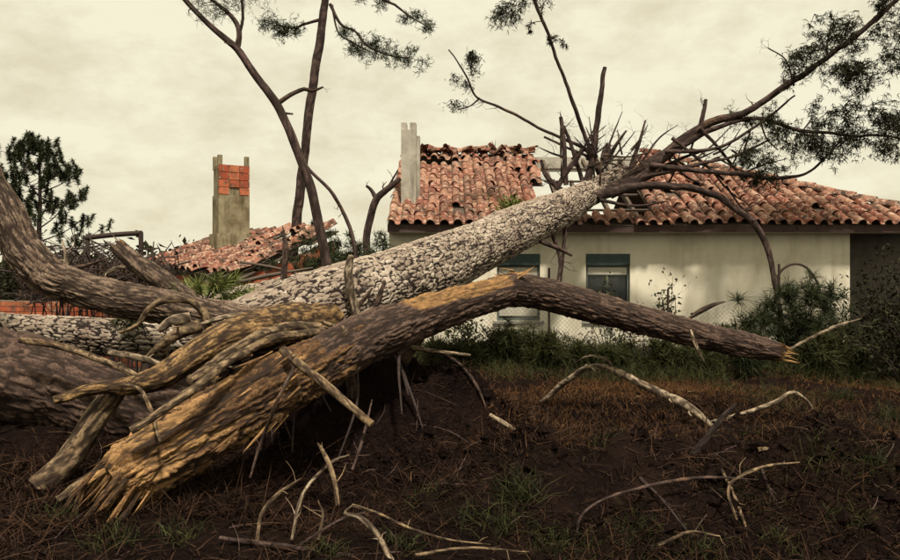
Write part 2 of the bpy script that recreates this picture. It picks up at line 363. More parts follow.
# ------------------------------------------------------------------ the house
WY, EY, RY = 16.0, 15.55, 20.0                       # front wall, front eave, ridge
EZ, RZ = 2.62, 4.80
HX0, HX1, EX0, EX1 = -1.30, 8.53, -1.30, 10.6
house = thing('house', (3.6, WY, 0), 'cream plastered bungalow with a broken clay tile roof under the fallen tree', 'house')
wins = [(1.0, 1.92, .58, 2.01), (2.90, 3.84, .58, 2.01)]
def wallgrid(mb, x0, x1, z0, z1, y, th, holes):
    X = sorted({x0, x1} | {h for w_ in holes for h in w_[:2]} | set(np.arange(math.ceil(x0), x1, 1.))); Z = sorted({z0, z1} | {h for w_ in holes for h in w_[2:]})
    for a, b in zip(X[:-1], X[1:]):
        for c, d in zip(Z[:-1], Z[1:]):
            if any(h[0] - 1e-6 <= a and b <= h[1] + 1e-6 and h[2] - 1e-6 <= c and d <= h[3] + 1e-6 for h in holes): continue
            mb.add([(a, y, c), (b, y, c), (b, y, d), (a, y, d)], [[0, 1, 2, 3]]); mb.add([(a, y + th, c), (b, y + th, c), (b, y + th, d), (a, y + th, d)], [[3, 2, 1, 0]])
    for a, b, c, d in holes + [(x0, x1, z0, z1)]:
        for (p, q) in (((a, c), (b, c)), ((b, c), (b, d)), ((b, d), (a, d)), ((a, d), (a, c))):
            mb.add([(p[0], y, p[1]), (q[0], y, q[1]), (q[0], y + th, q[1]), (p[0], y + th, p[1])], [[0, 1, 2, 3]])
m = MB(); wallgrid(m, HX0, HX1, -.3, EZ - .16, WY, .24, wins); m.build('wall', M_wall, house)
m = MB(); m.box((HX0 + .12, 20.1, 1.15), (.24, 7.7, 2.62)); m.build('wall', M_wall, house)
m = MB(); m.box((HX1 - .12, 20.1, 1.15), (.24, 7.7, 2.62)); tag(m.build('wall', M_wall, house), 'shaded end wall of the porch')
m = MB(); m.box((3.6, 24.1, 1.15), (9.83, .24, 2.62)); m.build('wall', M_wall, house)
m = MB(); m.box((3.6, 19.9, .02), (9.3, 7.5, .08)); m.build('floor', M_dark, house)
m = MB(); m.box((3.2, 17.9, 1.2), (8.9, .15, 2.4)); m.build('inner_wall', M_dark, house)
m = MB()                                             # gable triangle
m.add([(HX0 + .02, WY, EZ - .15), (HX0 + .02, 24.2, EZ - .15), (HX0 + .02, RY, RZ - .25), (HX0 + .22, WY, EZ - .15), (HX0 + .22, 24.2, EZ - .15), (HX0 + .22, RY, RZ - .25)], [[0, 1, 4, 3], [1, 2, 5, 4], [2, 0, 3, 5]], [[0, 2, 1], [3, 4, 5]]); m.build('gable', M_wall, house)
m = MB(); m.box((2.95, EY + .05, EZ - .10), (8.5, .035, .15)); m.build('fascia_board', M_fascia, house)
m = MB(); m.box((8.9, EY + .05, EZ - .10), (3.36, .035, .15)); m.build('fascia_board', M_fascia, house)
m = MB(); m.box((4.62, EY + .26, EZ - .165), (11.8, .40, .03)); m.build('soffit', M_white, house)
for k, (a, b, c, d) in enumerate(wins):
    cx, wd, hh = (a + b) / 2, b - a, d - c
    m = MB()
    for x in (a + .025, b - .025): m.box((x, WY + .10, (c + d) / 2), (.05, .08, hh))
    for z in (c + .03, d - .265): m.box((cx, WY + .10, z), (wd - .1, .078, .05))
    if k: m.box((cx, WY + .115, (c + d) / 2 - .13), (.05, .06, hh - .32))
    wo = m.build('window', M_frame, house)
    m = MB(); m.box((cx, WY + .055, d - .12), (wd - .004, .15, .235)); m.build('shutter_box', M_teal, wo)
    m = MB(); m.box((cx, WY + .03, c - .03), (wd + .16, .16, .055)); m.build('sill', M_sill, wo)
    low = c + .06 if k == 0 else d - .46
    nsl = int((d - .29 - low) / .052)
    for q in range(nsl):
        m = MB(); m.box((cx, WY + .082, d - .29 - (q + .5) * .052), (wd - .104, .014, .047), ax=[[1, 0, 0], [0, .985, .17], [0, -.17, .985]]); m.build('blind_slat', M_white, wo)
    if k:
        for s in (-1, 1):
            m = MB(); m.box((cx + s * (wd / 4 - .012), WY + .125, (c + d) / 2 - .13), (wd / 2 - .08, .008, hh - .36)); m.build('pane', M_glass, wo)

# roof: deck cells with holes, then single tiles
CP, RP = .27, .495
HK = (EX1 - 5.05) / (RY - EY)
ncol = int((EX1 - EX0) / CP); sl_len = math.hypot(RY - EY, RZ - EZ); nrow = int(sl_len / RP)
up = nrm([0, RY - EY, RZ - EZ]); nup = np.cross([1, 0, 0], up)
def slope(x, s): return np.array([x, EY, EZ]) + up * s
def in_hole(x, t):
    if t < .13: return 1.85 < x < 2.55
    if t < .45: return 2.05 < x < 4.25
    if t < .75: return 2.1 < x < 4.55
    return 2.15 < x < 4.85
m = MB(); cells = []
for ci in range(ncol):
    for ri in range(nrow):
        x = EX0 + (ci + .5) * CP; s = (ri + .5) * RP; t = s / sl_len
        if x > EX1 - HK * up[1] * s - .05: continue
        if in_hole(x, t): continue
        cells.append((ci, ri, x, s, t))
        if x < -.0 and t > .82 : continue
        m.box(slope(x, s) - nup * .05, (CP, RP, .025), ax=[[1, 0, 0], up, nup])
# rear slope and right hip slope as boarding
upb = nrm([0, EY - RY, RZ - EZ]); nb = np.cross(upb, [1, 0, 0])
for ci in range(ncol):
    for ri in range(nrow):
        x = EX0 + (ci + .5) * CP; s = (ri + .5) * RP; t = s / sl_len
        if x > EX1 - HK * up[1] * s or (1.9 < x < 5.0 and t > .2): continue
        m.box(np.array([x, 2 * RY - EY, EZ]) + upb * s + nb * -.05, (CP, RP, .025), ax=[[1, 0, 0], upb, np.cross([1, 0, 0], upb)])
q = 4.45
m.add([(EX1, EY, EZ - .05), (EX1, EY + 2 * q, EZ - .05), (EX1 - HK * q, RY, RZ - .05), (EX1, EY, EZ - .09), (EX1, EY + 2 * q, EZ - .09), (EX1 - HK * q, RY, RZ - .09)], None, [[0, 1, 2], [3, 5, 4]])
roof = m.build('roof', M_wood, house)
def tilemesh(name, wd, ln, ah):
    xs_ = np.array([-.5, -.46, -.38, -.27, -.16, -.06, .03, .10, .16, .24, .36, .5]) * wd
    def pz(x):
        u = (x / wd + .5) / .64
        return np.where(u < 1, ah * np.sqrt(np.clip(1 - (2 * u - 1) ** 2, 0, 1)), -.012 * np.sin(np.clip((x / wd - .14) / .36, 0, 1) * np.pi))
    z = pz(xs_); n = len(xs_); mb_ = MB(); th = .016
    fr = np.stack([xs_, np.full(n, -ln / 2), z + .022], 1); bk = np.stack([xs_ * .96, np.full(n, ln / 2), z * .92 - .004], 1); lo = np.array([0, 0, th])
    j = np.arange(n - 1)[:, None]
    mb_.add(np.vstack([fr, bk]), np.hstack([j, j + 1, j + n + 1, j + n])); mb_.add(np.vstack([fr - lo, bk - lo]), np.hstack([j + n, j + n + 1, j + 1, j])); mb_.add(np.vstack([fr - lo, fr]), np.hstack([j, j + 1, j + n + 1, j + n]))
    me = mb_.mesh(name); sm = np.array([k < 2 * (n - 1) for k in range(3 * (n - 1))]); me.polygons.foreach_set('use_smooth', sm); return me
TM = tilemesh('tile', .283, .60, .10); TM.materials.append(M_tile)
TM2 = TM.copy(); TM2.materials.clear(); TM2.materials.append(M_tile2)
from mathutils import Matrix, Vector, Euler
def place(me, name, parent, pos, ax, jit=(0, 0, 0), sc=1):
    o = bpy.data.objects.new(name, me); COL.objects.link(o); o.parent = parent
    Mx = Matrix([[ax[0][i], ax[1][i], ax[2][i]] for i in range(3)])
    o.rotation_euler = (Mx @ Euler(jit).to_matrix()).to_euler(); o.location = Vector(pos - wloc(parent)); o.scale = (sc,) * 3; return o
AX = np.array([[1, 0, 0], up, nup])
for ci, ri, x, s, t in cells:
    r_ = rng.random(); loose = .03 + (.05 if 1.2 < x < 6.2 else .015) + .05 * (t > .7)
    if (x < .45 and .80 < t < .93) or r_ < .022 + (.05 if (4 < x < 6 and t > .3) else 0) + (.15 if t > .93 else 0): continue
    j = rng.normal(0, 1, 3) * np.array([.35, .3, 1.]) * loose; d = np.array([rng.normal(0, .2 * loose), 0, 0]) + up * rng.normal(0, .5 * loose)
    sag = -.05 * math.sin(min(1, max(0, (x - EX0) / 3.4)) * math.pi) * t
    place(TM if rng.random() < (.75 if x < 2.2 else .5) else TM2, 'tile', roof, slope(x, s) + d + nup * (sag + .01 + .5 * abs(j[0]) * .3), AX, tuple(j))
# ridge and hip caps, rubble along the broken ridge
capm = tilemesh('cap', .40, .52, .12); capm.materials.append(M_tile2)
for k in range(17):
    p = np.array([EX1 - .1 - k * .26 * HK, EY + .1 + k * .26, EZ + .07 + k * .26 * (RZ - EZ) / 4.45]); d = nrm([-HK, 1, (RZ - EZ) / 4.45]); s_ = nrm(np.cross(d, [0, 0, 1])); place(capm, 'hip_tile', roof, p + np.array([0.0, 0, .02]), [s_, d, np.cross(s_, d)], tuple(rng.normal(0, .05, 3)))
for k in range(30):
    x = -.95 + k * .107; 
    place(TM2 if rng.random() < .6 else TM, 'tile', roof, np.array([x, RY - .12 + rng.normal(0, .06), RZ - .02 + rng.random() * .10]), np.array([[1, 0, 0], [0, 1, 0], [0, 0, 1]]), (rng.normal(0, .35), rng.normal(0, .35), rng.random() * 6.3), .75)
m = MB(); m.box((3.5, RY + .05, 4.50), (3.0, .22, .36)); m.build('ridge_beam', M_beam, house)
m = MB(); m.box((-.25, 19.3, 4.28), (1.75, .12, .14)); m.build('purlin', M_beam, house)
for x, a, b in ((2.45, .1, 4.6), (2.95, .0, 3.0), (3.5, .6, 4.7), (4.05, .2, 4.8), (4.5, 1.6, 4.8)):
    m = MB(); m.box(slope(x, (a + b) / 2) - nup * .14, (.07, b - a, .12), ax=[nrm([1, rng.normal(0, .03), 0]), up, nup]); m.build('rafter', M_wood, house)
for k in range(4):
    m = MB(); s = .9 + k * .95; m.box(slope(3.2 + rng.normal(0, .3), s) - nup * .05, (1.6, .05, .04), ax=[[.99, .1 * rng.normal(), 0], up, nup]); m.build('batten', M_wood, house)
# splinters standing up on the ridge
for (a, b, ln) in ((494, 152, .42), (432, 158, .38), (421, 165, .3)):
    m = MB(); o = P(a, b + 4, 19.9); spikes(m, o, [np.array([.1, 0, 1.]), np.array([.25 if a < 440 else -.1, 0, .8])], ln, ln * 1.2, .035); m.build('broken_lath', M_wood, house)
# chimney stack: two slabs with prongs
cb = P(409, 212, 16.75); ch_x, ch_y = cb[0], cb[1]
m = MB(); m.box((ch_x, ch_y, 3.72), (.33, .36, 2.1)); m.box((ch_x, ch_y, 2.75), (.46, .5, .62)); chim = m.build('chimney', M_conc, house)
for dx, wd in ((-.105, .12), (.095, .14)):
    m = MB(); m.box((ch_x + dx, ch_y, 4.845), (wd, .3, .17)); m.build('chimney_prong', M_conc, chim)
m = MB(); m.box((ch_x + .205, ch_y + .08, 3.55), (.075, .3, 2.2)); m.build('side_slab', M_conc, chim)
mm = MB(); leaves(mm, P(511, 209, 15.95) + np.array([0, 0, .05]) + rng.normal(0, 1, (600, 3)) * np.array([.16, .10, .10]), .09, .03, -.6); tag(mm.build('moss_tuft', M_moss, house), kind='stuff')
# porch at the right end: post and back wall, the recess shade put into its colour
m = MB(); m.box((10.35, 15.8, 1.1), (.18, .18, 2.7)); m.build('porch_post', M_conc, house)
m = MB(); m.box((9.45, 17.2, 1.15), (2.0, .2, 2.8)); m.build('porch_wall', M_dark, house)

# ------------------------------------------------------------------ ruined outbuilding behind the trunk, left
A, B, C_, D_ = P(150, 264, 20), P(238, 277, 17), P(338, 229, 19), P(226, 236, 22)
ruin = thing('outbuilding', (B[0], B[1], 0), 'low red brick outbuilding with collapsed tile roof left of the house', 'outbuilding')
def bil(u, v): return (A * (1 - u) + B * u) * (1 - v) + (D_ * (1 - u) + C_ * u) * v
rm = MB(); nu, nv = 14, 7
for i in range(nu):
    for j in range(nv):
        c0 = bil((i + .5) / nu, (j + .5) / nv); dx = nrm(bil((i + 1) / nu, (j + .5) / nv) - bil(i / nu, (j + .5) / nv)); dy = bil((i + .5) / nu, (j + 1) / nv) - bil((i + .5) / nu, j / nv); nz = nrm(np.cross(dx, dy))
        if rng.random() < .12 or (i > 9 and rng.random() < .25): continue
        rm.box(c0 - nz * .07, (.34, .46, .03), ax=[dx, nrm(dy), nz])
rroof = rm.build('roof', M_wood, ruin)
for i in range(nu):
    for j in range(nv):
        sag = -.16 * math.sin(i / nu * math.pi) * math.sin((j + 1) / nv * math.pi)
        c0 = bil((i + .5) / nu, (j + .5) / nv) + np.array([0, 0, sag * .6 + .05]); dx = nrm(bil((i + 1) / nu, (j + .5) / nv) - bil(i / nu, (j + .5) / nv)); dy = nrm(bil((i + .5) / nu, (j + 1) / nv) - bil((i + .5) / nu, j / nv)); nz = nrm(np.cross(dx, dy)); dy = np.cross(nz, dx)
        if rng.random() < (.05 if i < 9 else .22): continue
        lo = .06 if i < 8 else .2
        place(TM if rng.random() < .25 else TM2, 'tile', rroof, c0 + nz * lo * .4, [dx, dy, nz], tuple(rng.normal(0, 1, 3) * lo * np.array([.6, .6, 1])), .97)
BR = MB(); BR.box((0, 0, 0), (.285, .10, .185)); BRM = BR.mesh('brick'); BRM.materials.append(M_brick)
def brickwall(p0, p1, z0, ztop0, ztop1, parent, me, bl, bh, zb):
    p0 = np.array([p0[0], p0[1], 0.]); p1 = np.array([p1[0], p1[1], 0.]); ln = np.linalg.norm(p1 - p0); d = (p1 - p0) / ln; nn = np.cross(d, [0, 0, 1.])
    mb_ = MB(); zl, zr = ztop0 - .02, ztop1 - .02; a = nn * .04; b = -nn * .1
    V = [p0 + a, p1 + a, p1 + b, p0 + b]; mb_.add([v + np.array([0, 0, z0]) for v in V] + [V[0] + np.array([0, 0, zl]), V[1] + np.array([0, 0, zr]), V[2] + np.array([0, 0, zr]), V[3] + np.array([0, 0, zl])], [[0, 1, 5, 4], [1, 2, 6, 5], [2, 3, 7, 6], [3, 0, 4, 7], [4, 5, 6, 7]])
    wo = mb_.build('wall', M_mortar, parent) if parent.type == 'EMPTY' else parent
    r_ = 0; z = zb
    while z < max(ztop0, ztop1):
        k = 0
        while True:
            s = (k + .5 * (r_ % 2) + .5) * bl
            if s + bl / 2 > ln: break
            if z + bh / 2 < ztop0 + (ztop1 - ztop0) * s / ln + .03:
                place(me, 'brick', wo, p0 + d * s + nn * (.0 + rng.normal(0, .004)) + np.array([0, 0, z]), [d, -nn, [0, 0, 1]], tuple(rng.normal(0, .012, 3)))
            k += 1
        r_ += 1; z += bh
    return wo
brickwall(B + np.array([-.12, .25, 0]), C_ + np.array([-.12, .1, 0]), -.2, 1.42, 2.45, ruin, BRM, .30, .20, .55)
brickwall(A + np.array([.25, .1, 0]), B + np.array([-.15, .12, 0]), -.2, 1.65, 1.36, ruin, BRM, .30, .20, .45)
# its chimney: render below, bare brick on top, three prongs
cc = P(231, 240, 20.3); an = R(32); ax_ = np.array([[math.cos(an), math.sin(an), 0], [-math.sin(an), math.cos(an), 0], [0, 0, 1]])
# right face is the one turned to the camera
cw, cd = .83, .62; ztop = CZ + (HY - 166) / F * 20.3; zmid = CZ + (HY - 196) / F * 20.3
m = MB(); m.box((cc[0], cc[1], (1.6 + zmid) / 2), (cw, cd, zmid - 1.6), ax=ax_); m.box((cc[0], cc[1], 2.0), (cw + .14, cd + .14, 1.3), ax=ax_); m.box((cc[0], cc[1], (zmid + ztop) / 2 - .02), (cw - .05, cd - .05, ztop - zmid), ax=ax_)
rch = m.build('chimney', M_render, ruin)
BR = MB(); BR.box((0, 0, 0), (.265, .05, .185)); BRM2 = BR.mesh('brick'); BRM2.materials.append(M_brick)
for f_, (dd, ww, de) in enumerate(((ax_[0], cw, ax_[1]),)):
    nb_ = 3 if f_ == 0 else 2
    for r_ in range(4):
        for k in range(nb_):
            if f_ == 0 and r_ == 0 and k == 1: continue
            s = (k - (nb_ - 1) / 2) * (.275 if f_ == 0 else .28)
            sgn = -1
            pos = np.array([cc[0], cc[1], zmid + .1 + r_ * .2]) + dd * s + (ax_[1] * -(cd / 2 - .012) if f_ == 0 else -ax_[0] * (cw / 2 - .012))
            o = place(BRM2, 'brick', rch, pos, [dd, de, [0, 0, 1]], tuple(rng.normal(0, .01, 3)))
            if f_ == 1: o.scale = (1, 1, 1)
for (sx, sy) in ((-.44, -.36), (-.44, .38), (.44, -.36)):
    m = MB(); c1 = np.array([cc[0], cc[1], 0]) + ax_[0] * sx * cw * .98 + ax_[1] * sy * cd; m.box((c1[0], c1[1], ztop + .06), (.11, .11, .36), ax=ax_); m.build('chimney_prong', M_render, rch)
# broken timber standing in front of the ruin
def stick(name, pts, mat_, label, cat, parent=None, nseg=8, step=.06, kind='bark', amp=.006, ks=(40, 9), wob=.5, seed=1, group=None, tw=0, twl=.3, **kw):
    mb_ = MB(); q_ = px([(a, b, c, d * (.82 if k_ < len(pts) - 1 else .4)) for k_, (a, b, c, d) in enumerate(pts)]); C0, T0, r0, s0 = tube(mb_, q_, nseg, step, kind, amp, ks, wob, seed, **kw)
    if tw: twigs(mb_, C0, T0, r0, tw, twl)
    if parent: return mb_.build(name, mat_, parent, smooth=True)
    lo = min(q_, key=lambda v: v[2]); o = mb_.build(name, mat_, None, smooth=True, base=lo[:3])
    return tag(o, label, cat, group)
def twigs(mb_, C0, T0, r0, n, ln, up_=.25, depth=1, rr=.35, ends=None, lo=.15):
    for k in range(n):
        i = int(len(C0) * (lo + (1 - lo) * rng.random())); i = min(i, len(C0) - 1)
        d = nrm(np.cross(T0[i], rng.normal(0, 1, 3)) + T0[i] * .6 + np.array([0, 0, up_])); l = ln * (.4 + .9 * rng.random()); r_ = max(.0025, min(r0[i] * rr, .02))
        bd = nrm(d + rng.normal(0, .5, 3)); p1 = C0[i] + d * l * .5; p2 = p1 + bd * l * .5
        tube(mb_, [tuple(C0[i]) + (r_,), tuple(p1) + (r_ * .7,), tuple(p2) + (r_ * .3,)], 5, l / 4)
        if ends is not None: ends.append(p1); ends.append(p2)
        if depth > 1:
            cc_ = np.array([p1, (p1 + p2) / 2, p2]); twigs(mb_, cc_, np.array([d, bd, bd]), np.array([r_ * .7, r_ * .5, r_ * .4]), 2, l * .6, up_, depth - 1, .7, ends, 0)

# ------------------------------------------------------------------ low brick wall at the left edge
bw = thing('brick_wall', (-6.2, 11.2, 0), 'low red brick wall behind the grey limb at the left edge', 'wall')
BR = MB(); BR.box((0, 0, 0), (.222, .1, .066)); BRM3 = BR.mesh('brick'); BRM3.materials.append(M_brick)
core = brickwall((-8.0, 11.3), (-4.55, 11.1), -.2, 1.24, 1.16, bw, BRM3, .23, .074, .25)

# ------------------------------------------------------------------ the fallen tree
tree = thing('fallen_tree', tuple(G(250, 440)), 'huge uprooted pine with pale plated bark lying across the roof', 'tree')
m = MB()
tr = px([(205, 350, 6.9, 70), (262, 332, 7.2, 78), (335, 306, 7.9, 78), (420, 273, 9.5, 66), (490, 242, 11.5, 50), (550, 214, 13.7, 38), (578, 200, 14.8, 30), (598, 186, 15.3, 20), (622, 172, 15.5, 13)])
def peelT(lp, sd, th, N):                            # strip of bare pale wood on the near upper side
    s = lp[:, 2]; hN = N.reshape(-1, 3)
    a = hN @ nrm([.35, -.72, .6]); return (sstep(.93, .985, a + .10 * (fbm(lp * 6, 3, 4) - .5)) * sstep(1.1, 1.4, s) * sstep(3.4, 2.9, s))
tube(m, tr, 230, .014, 'plate', .02, (22, 6.2), 0, 3, lump=.10)
m.build('trunk', M_plate, tree, smooth=True)
# bare strip of sapwood on the near side of the trunk
# the long snapped limb: golden torn butt, rising, then sinking to the right
def peelB(lp, sd, th, N):
    s = lp[:, 2]; hN = N.reshape(-1, 3); nn = fbm(lp * np.array([7, 7, 2.]), 3, 8) - .5
    a = hN @ nrm([-.25, -.55, .8])
    butt = sstep(.9, .2, s + .8 * nn) * 0
    torn = sstep(.5, .85, a + .75 * nn) * sstep(1.0, 1.4, s + .5 * nn) * sstep(2.74, 2.6, s + .25 * nn)
    return np.maximum(butt, torn)
lb = px([(114, 484, 5.0, 54), (152, 460, 5.15, 66), (202, 432, 5.4, 68), (250, 403, 5.7, 63), (300, 374, 6.05, 58), (352, 346, 6.5, 52), (430, 313, 7.2, 43), (490, 295, 7.7, 36), (517, 290, 7.9, 35), (580, 304, 8.1, 31), (660, 325, 8.3, 28), (735, 343, 8.4, 25), (772, 350, 8.45, 20)])
m = MB(); tube(m, [lb[4][:3] + (lb[4][3] * .8,)] + lb[5:], 150, .014, 'bark', .03, (30, 6), 0, 5, peel=peelB, lump=.12, jag=1)
eC = np.array(lb[-1][:3]); eD = nrm(np.array(lb[-1][:3]) - np.array(lb[-2][:3]))
limb = m.build('snapped_limb', M_bark, tree, smooth=True)
m = MB(); spikes(m, eC + rng.normal(0, .045, (40, 3)), [eD] * 46, .08, .26, .016, spread=.35); tag(m.build('splintered_end', M_gold, limb), kind='stuff')
m = MB(); kn = np.array(lb[8][:3]); spikes(m, kn + rng.normal(0, .05, (40, 3)) + np.array([-.02, -.03, .1]), [nrm([1, -.2, .5])] * 14 + [nrm([-1, -.3, .25])] * 20, .08, .28, .014, spread=.4); tag(m.build('torn_fibres', M_gold, limb), kind='stuff')
# golden butt
def peelG(lp, sd, th, N):
    s = lp[:, 2]; return sstep(.42, .70, fbm(lp * np.array([24, 24, 4.]), 4, 12) + .14 * sstep(.8, 0, s) - .16 * sstep(.7, 1.8, s))
m = MB(); tube(m, lb[:5] + [lb[5][:3] + (lb[5][3] * .9,), lb[6][:3] + (lb[6][3] * .6,)], 170, .013, 'bark', .055, (22, 5), 0, 9, peel=peelG, lump=.20)
butt = m.build('torn_butt', M_gold, tree, smooth=True)
m = MB(); bC = np.array(lb[0][:3]); bT = nrm(np.array(lb[0][:3]) - np.array(lb[1][:3])); bu = nrm(np.cross(bT, [0, 0, 1])); bv = np.cross(bu, bT)
for k in range(230):
    a_ = rng.random() * 6.283; rr_ = .19 * math.sqrt(.25 + .75 * rng.random()); o = bC - bT * (.05 + .35 * rng.random()) + (bu * math.cos(a_) + bv * math.sin(a_)) * rr_
    spikes(m, o, [nrm(bT + (bu * math.cos(a_) + bv * math.sin(a_)) * .12 + np.array([0, 0, -.55]))], .12, .40, .013 if k % 5 else .03, c=.3 + 1.3 * rng.random(), spread=.4)
for k in range(22):                                  # long torn strips hanging from the break
    a_ = rng.random() * 6.283; o = bC - bT * .1 + (bu * math.cos(a_) + bv * math.sin(a_)) * .17; l = .18 + .3 * rng.random(); d = nrm(bT + (bu * math.cos(a_) + bv * math.sin(a_)) * .3 * rng.random() + np.array([0, 0, -.35])); p1 = o + d * l * .5 + rng.normal(0, .03, 3); p2 = o + d * l + np.array([0, 0, -.25 * l]) + rng.normal(0, .04, 3)
    tube(m, [tuple(o) + (.028,), tuple(p1) + (.02,), tuple(p2) + (.004,)], 7, .02, 'bark', .012, (60, 8), .5, k, c=1.1)
for k in range(60):                                # lifted strips of bark along the butt
    i = rng.random() * 1.5; a_ = rng.random() * 6.283; o = bC - bT * i + (bu * math.cos(a_) + bv * math.sin(a_)) * (.20 + .06 * i)
    spikes(m, o, [nrm(bT + (bu * math.cos(a_) + bv * math.sin(a_)) * .15)], .10, .28, .012, c=.6 + rng.random(), spread=.3)
tag(m.build('splintered_end', M_gold, butt), kind='stuff')
def part(name, pts, mt, nseg=24, step=.03, kind='bark', amp=.012, ks=(30, 6), wob=.25, seed=1, tw=0, twl=.3, parent=tree, **kw):
    mb_ = MB(); C0, T0, r0, s0 = tube(mb_, px(pts), nseg, step, kind, amp, ks, wob, seed, **kw)
    if tw: twigs(mb_, C0, T0, r0, tw, twl, depth=2)
    return mb_.build(name, mt, parent, smooth=True)
# left limb curling up out of the frame, its broken spur, and the huge limb below it
part('limb', [(262, 334, 6.9, 52), (205, 316, 6.9, 38), (150, 303, 6.9, 34), (90, 293, 6.9, 34), (52, 278, 6.9, 36), (24, 248, 6.9, 37), (3, 214, 6.9, 36), (-22, 165, 6.9, 32), (-40, 100, 6.9, 28), (-62, 30, 6.95, 20), (-70, -50, 7.0, 12), (-95, -120, 7.1, 5)], M_limb, 140, .014, 'bark', .026, (34, 7), .2, 21, lump=.14)
sp = part('limb', [(196, 306, 7.1, 20), (165, 282, 7.25, 22), (138, 264, 7.35, 20), (122, 250, 7.4, 17)], M_limb, 40, .022, 'bark', .014, (30, 5), .1, 22, jag=1)
m = MB(); e = P(122, 250, 7.4); spikes(m, e + rng.normal(0, .03, (20, 3)), [nrm([-.7, 0, .7])] * 16, .06, .2, .012, c=.7, spread=.6); tag(m.build('splintered_end', M_limb, sp), kind='stuff')
part('limb', [(-60, 374, 7.0, 92), (10, 376, 6.9, 88), (90, 396, 6.8, 74), (170, 420, 6.8, 62), (250, 432, 6.8, 52)], M_bark, 150, .018, 'bark', .04, (24, 6), .1, 23, lump=.18)
M_rootgold = barkmat('golden_root_bark', (.10, .052, .022), (.38, .235, .10))
part('root', [(325, 318, 7.5, 44), (275, 328, 6.8, 44), (232, 336, 6.25, 32), (200, 352, 6.0, 27), (162, 377, 5.8, 27), (128, 386, 5.7, 20), (92, 388, 5.6, 12), (55, 399, 5.5, 9)], M_rootgold, 80, .016, 'bark', .016, (26, 6), .2, 24, lump=.16)
part('root', [(118, 388, 5.82, 22), (100, 412, 5.75, 25), (78, 446, 5.7, 24), (56, 474, 5.6, 26), (42, 488, 5.55, 30)], M_root, 40, .022, 'bark', .012, (30, 6), .2, 25, lump=.1)
part('root', [(148, 452, 5.25, 22), (112, 468, 5.2, 20), (80, 486, 5.15, 17), (58, 500, 5.1, 10)], M_root, 24, .025, 'bark', .01, (30, 6), .3, 26)
part('root', [(334, 331, 6.7, 9), (300, 333, 6.3, 10), (262, 344, 5.8, 9), (222, 366, 5.3, 9), (176, 400, 4.95, 9), (128, 433, 4.8, 8)], M_root, 16, .03, 'bark', .006, (40, 8), .7, 27)
part('root', [(336, 328, 6.75, 10), (290, 328, 6.55, 11), (250, 340, 6.1, 11), (222, 356, 5.9, 10), (190, 382, 5.6, 9)], M_root, 16, .03, 'bark', .006, (40, 8), .7, 28)
part('root', [(283, 350, 5.75, 9), (300, 366, 5.55, 9), (335, 394, 5.4, 8), (371, 423, 5.3, 7)], M_root, 16, .03, 'bark', .006, (40, 8), .5, 29)
part('root', [(296, 364, 5.6, 4), (280, 396, 5.3, 4), (262, 440, 5.4, 3.5), (250, 478, 5.3, 3)], M_bark, 8, .03, 'bark', .003, (60, 9), .6, 30)
part('root', [(210, 330, 6.6, 10), (203, 312, 6.55, 9), (190, 300, 6.5, 8), (168, 299, 6.45, 8), (150, 308, 6.45, 6), (138, 324, 6.45, 5), (120, 332, 6.45, 3)], M_root, 14, .03, 'bark', .005, (40, 8), .4, 31)
part('root', [(120, 384, 5.58, 4), (140, 390, 5.5, 4), (152, 412, 5.2, 4), (160, 440, 4.8, 3)], M_root, 8, .03, 'bark', .003, (60, 9), .5, 32)
part('branch', [(358, 322, 7.4, 10), (353, 298, 7.4, 9), (350, 272, 7.4, 9), (352, 255, 7.4, 6)], M_pale, 14, .03, 'bark', .006, (40, 8), .6, 33)
part('branch', [(372, 318, 7.6, 5), (380, 295, 7.6, 5), (385, 280, 7.6, 3)], M_bark, 8, .03, seed=34)
part('branch', [(345, 322, 7.5, 5), (362, 302, 7.5, 5), (372, 288, 7.5, 3)], M_bark, 8, .03, seed=35)
part('branch', [(432, 320, 7.4, 13), (410, 350, 7.5, 12), (385, 400, 7.6, 9)], M_bark, 16, .04, seed=36)
part('branch', [(352, 330, 7.0, 14), (352, 380, 7.0, 13), (354, 440, 7.0, 12)], M_bark, 16, .04, seed=37)
for k in range(11):                                  # fine roots hanging under the trunk base
    a, b = 250 + 170 * rng.random(), 345 + 30 * rng.random(); D = 6.3 + .5 * rng.random() + (a - 250) / 170 * .5; l = 40 + 70 * rng.random(); dx = rng.normal(0, 22)
    part('root', [(a, b, D, 4), (a + dx * .4 + rng.normal(0, 6), b + l * .4, D - .1, 3), (a + dx + rng.normal(0, 6), b + l, D - .2, 1.5)], M_twig, 6, .05, None, 0, seed=120 + k, wob=.8)
for k, q_ in enumerate(([(300, 330, 6.9, 8), (262, 318, 6.7, 8), (232, 316, 6.6, 6), (196, 326, 6.5, 4)], [(200, 325, 6.4, 14), (178, 334, 6.3, 12), (160, 348, 6.3, 9), (142, 362, 6.35, 5)], [(190, 318, 6.5, 12), (172, 322, 6.45, 10), (158, 332, 6.4, 6)],
        [(330, 345, 6.2, 7), (345, 330, 6.3, 6), (322, 322, 6.6, 5)], [(110, 352, 6.4, 7), (150, 362, 6.3, 7), (195, 380, 6.2, 6)], [(20, 340, 6.3, 6), (60, 346, 6.25, 7), (105, 362, 6.2, 7), (150, 384, 6.1, 6)])):
    part('root', q_, M_root if k % 2 else M_pale, 12, .03, 'bark', .005, (40, 8), .6, 150 + k, tw=2, twl=.15)
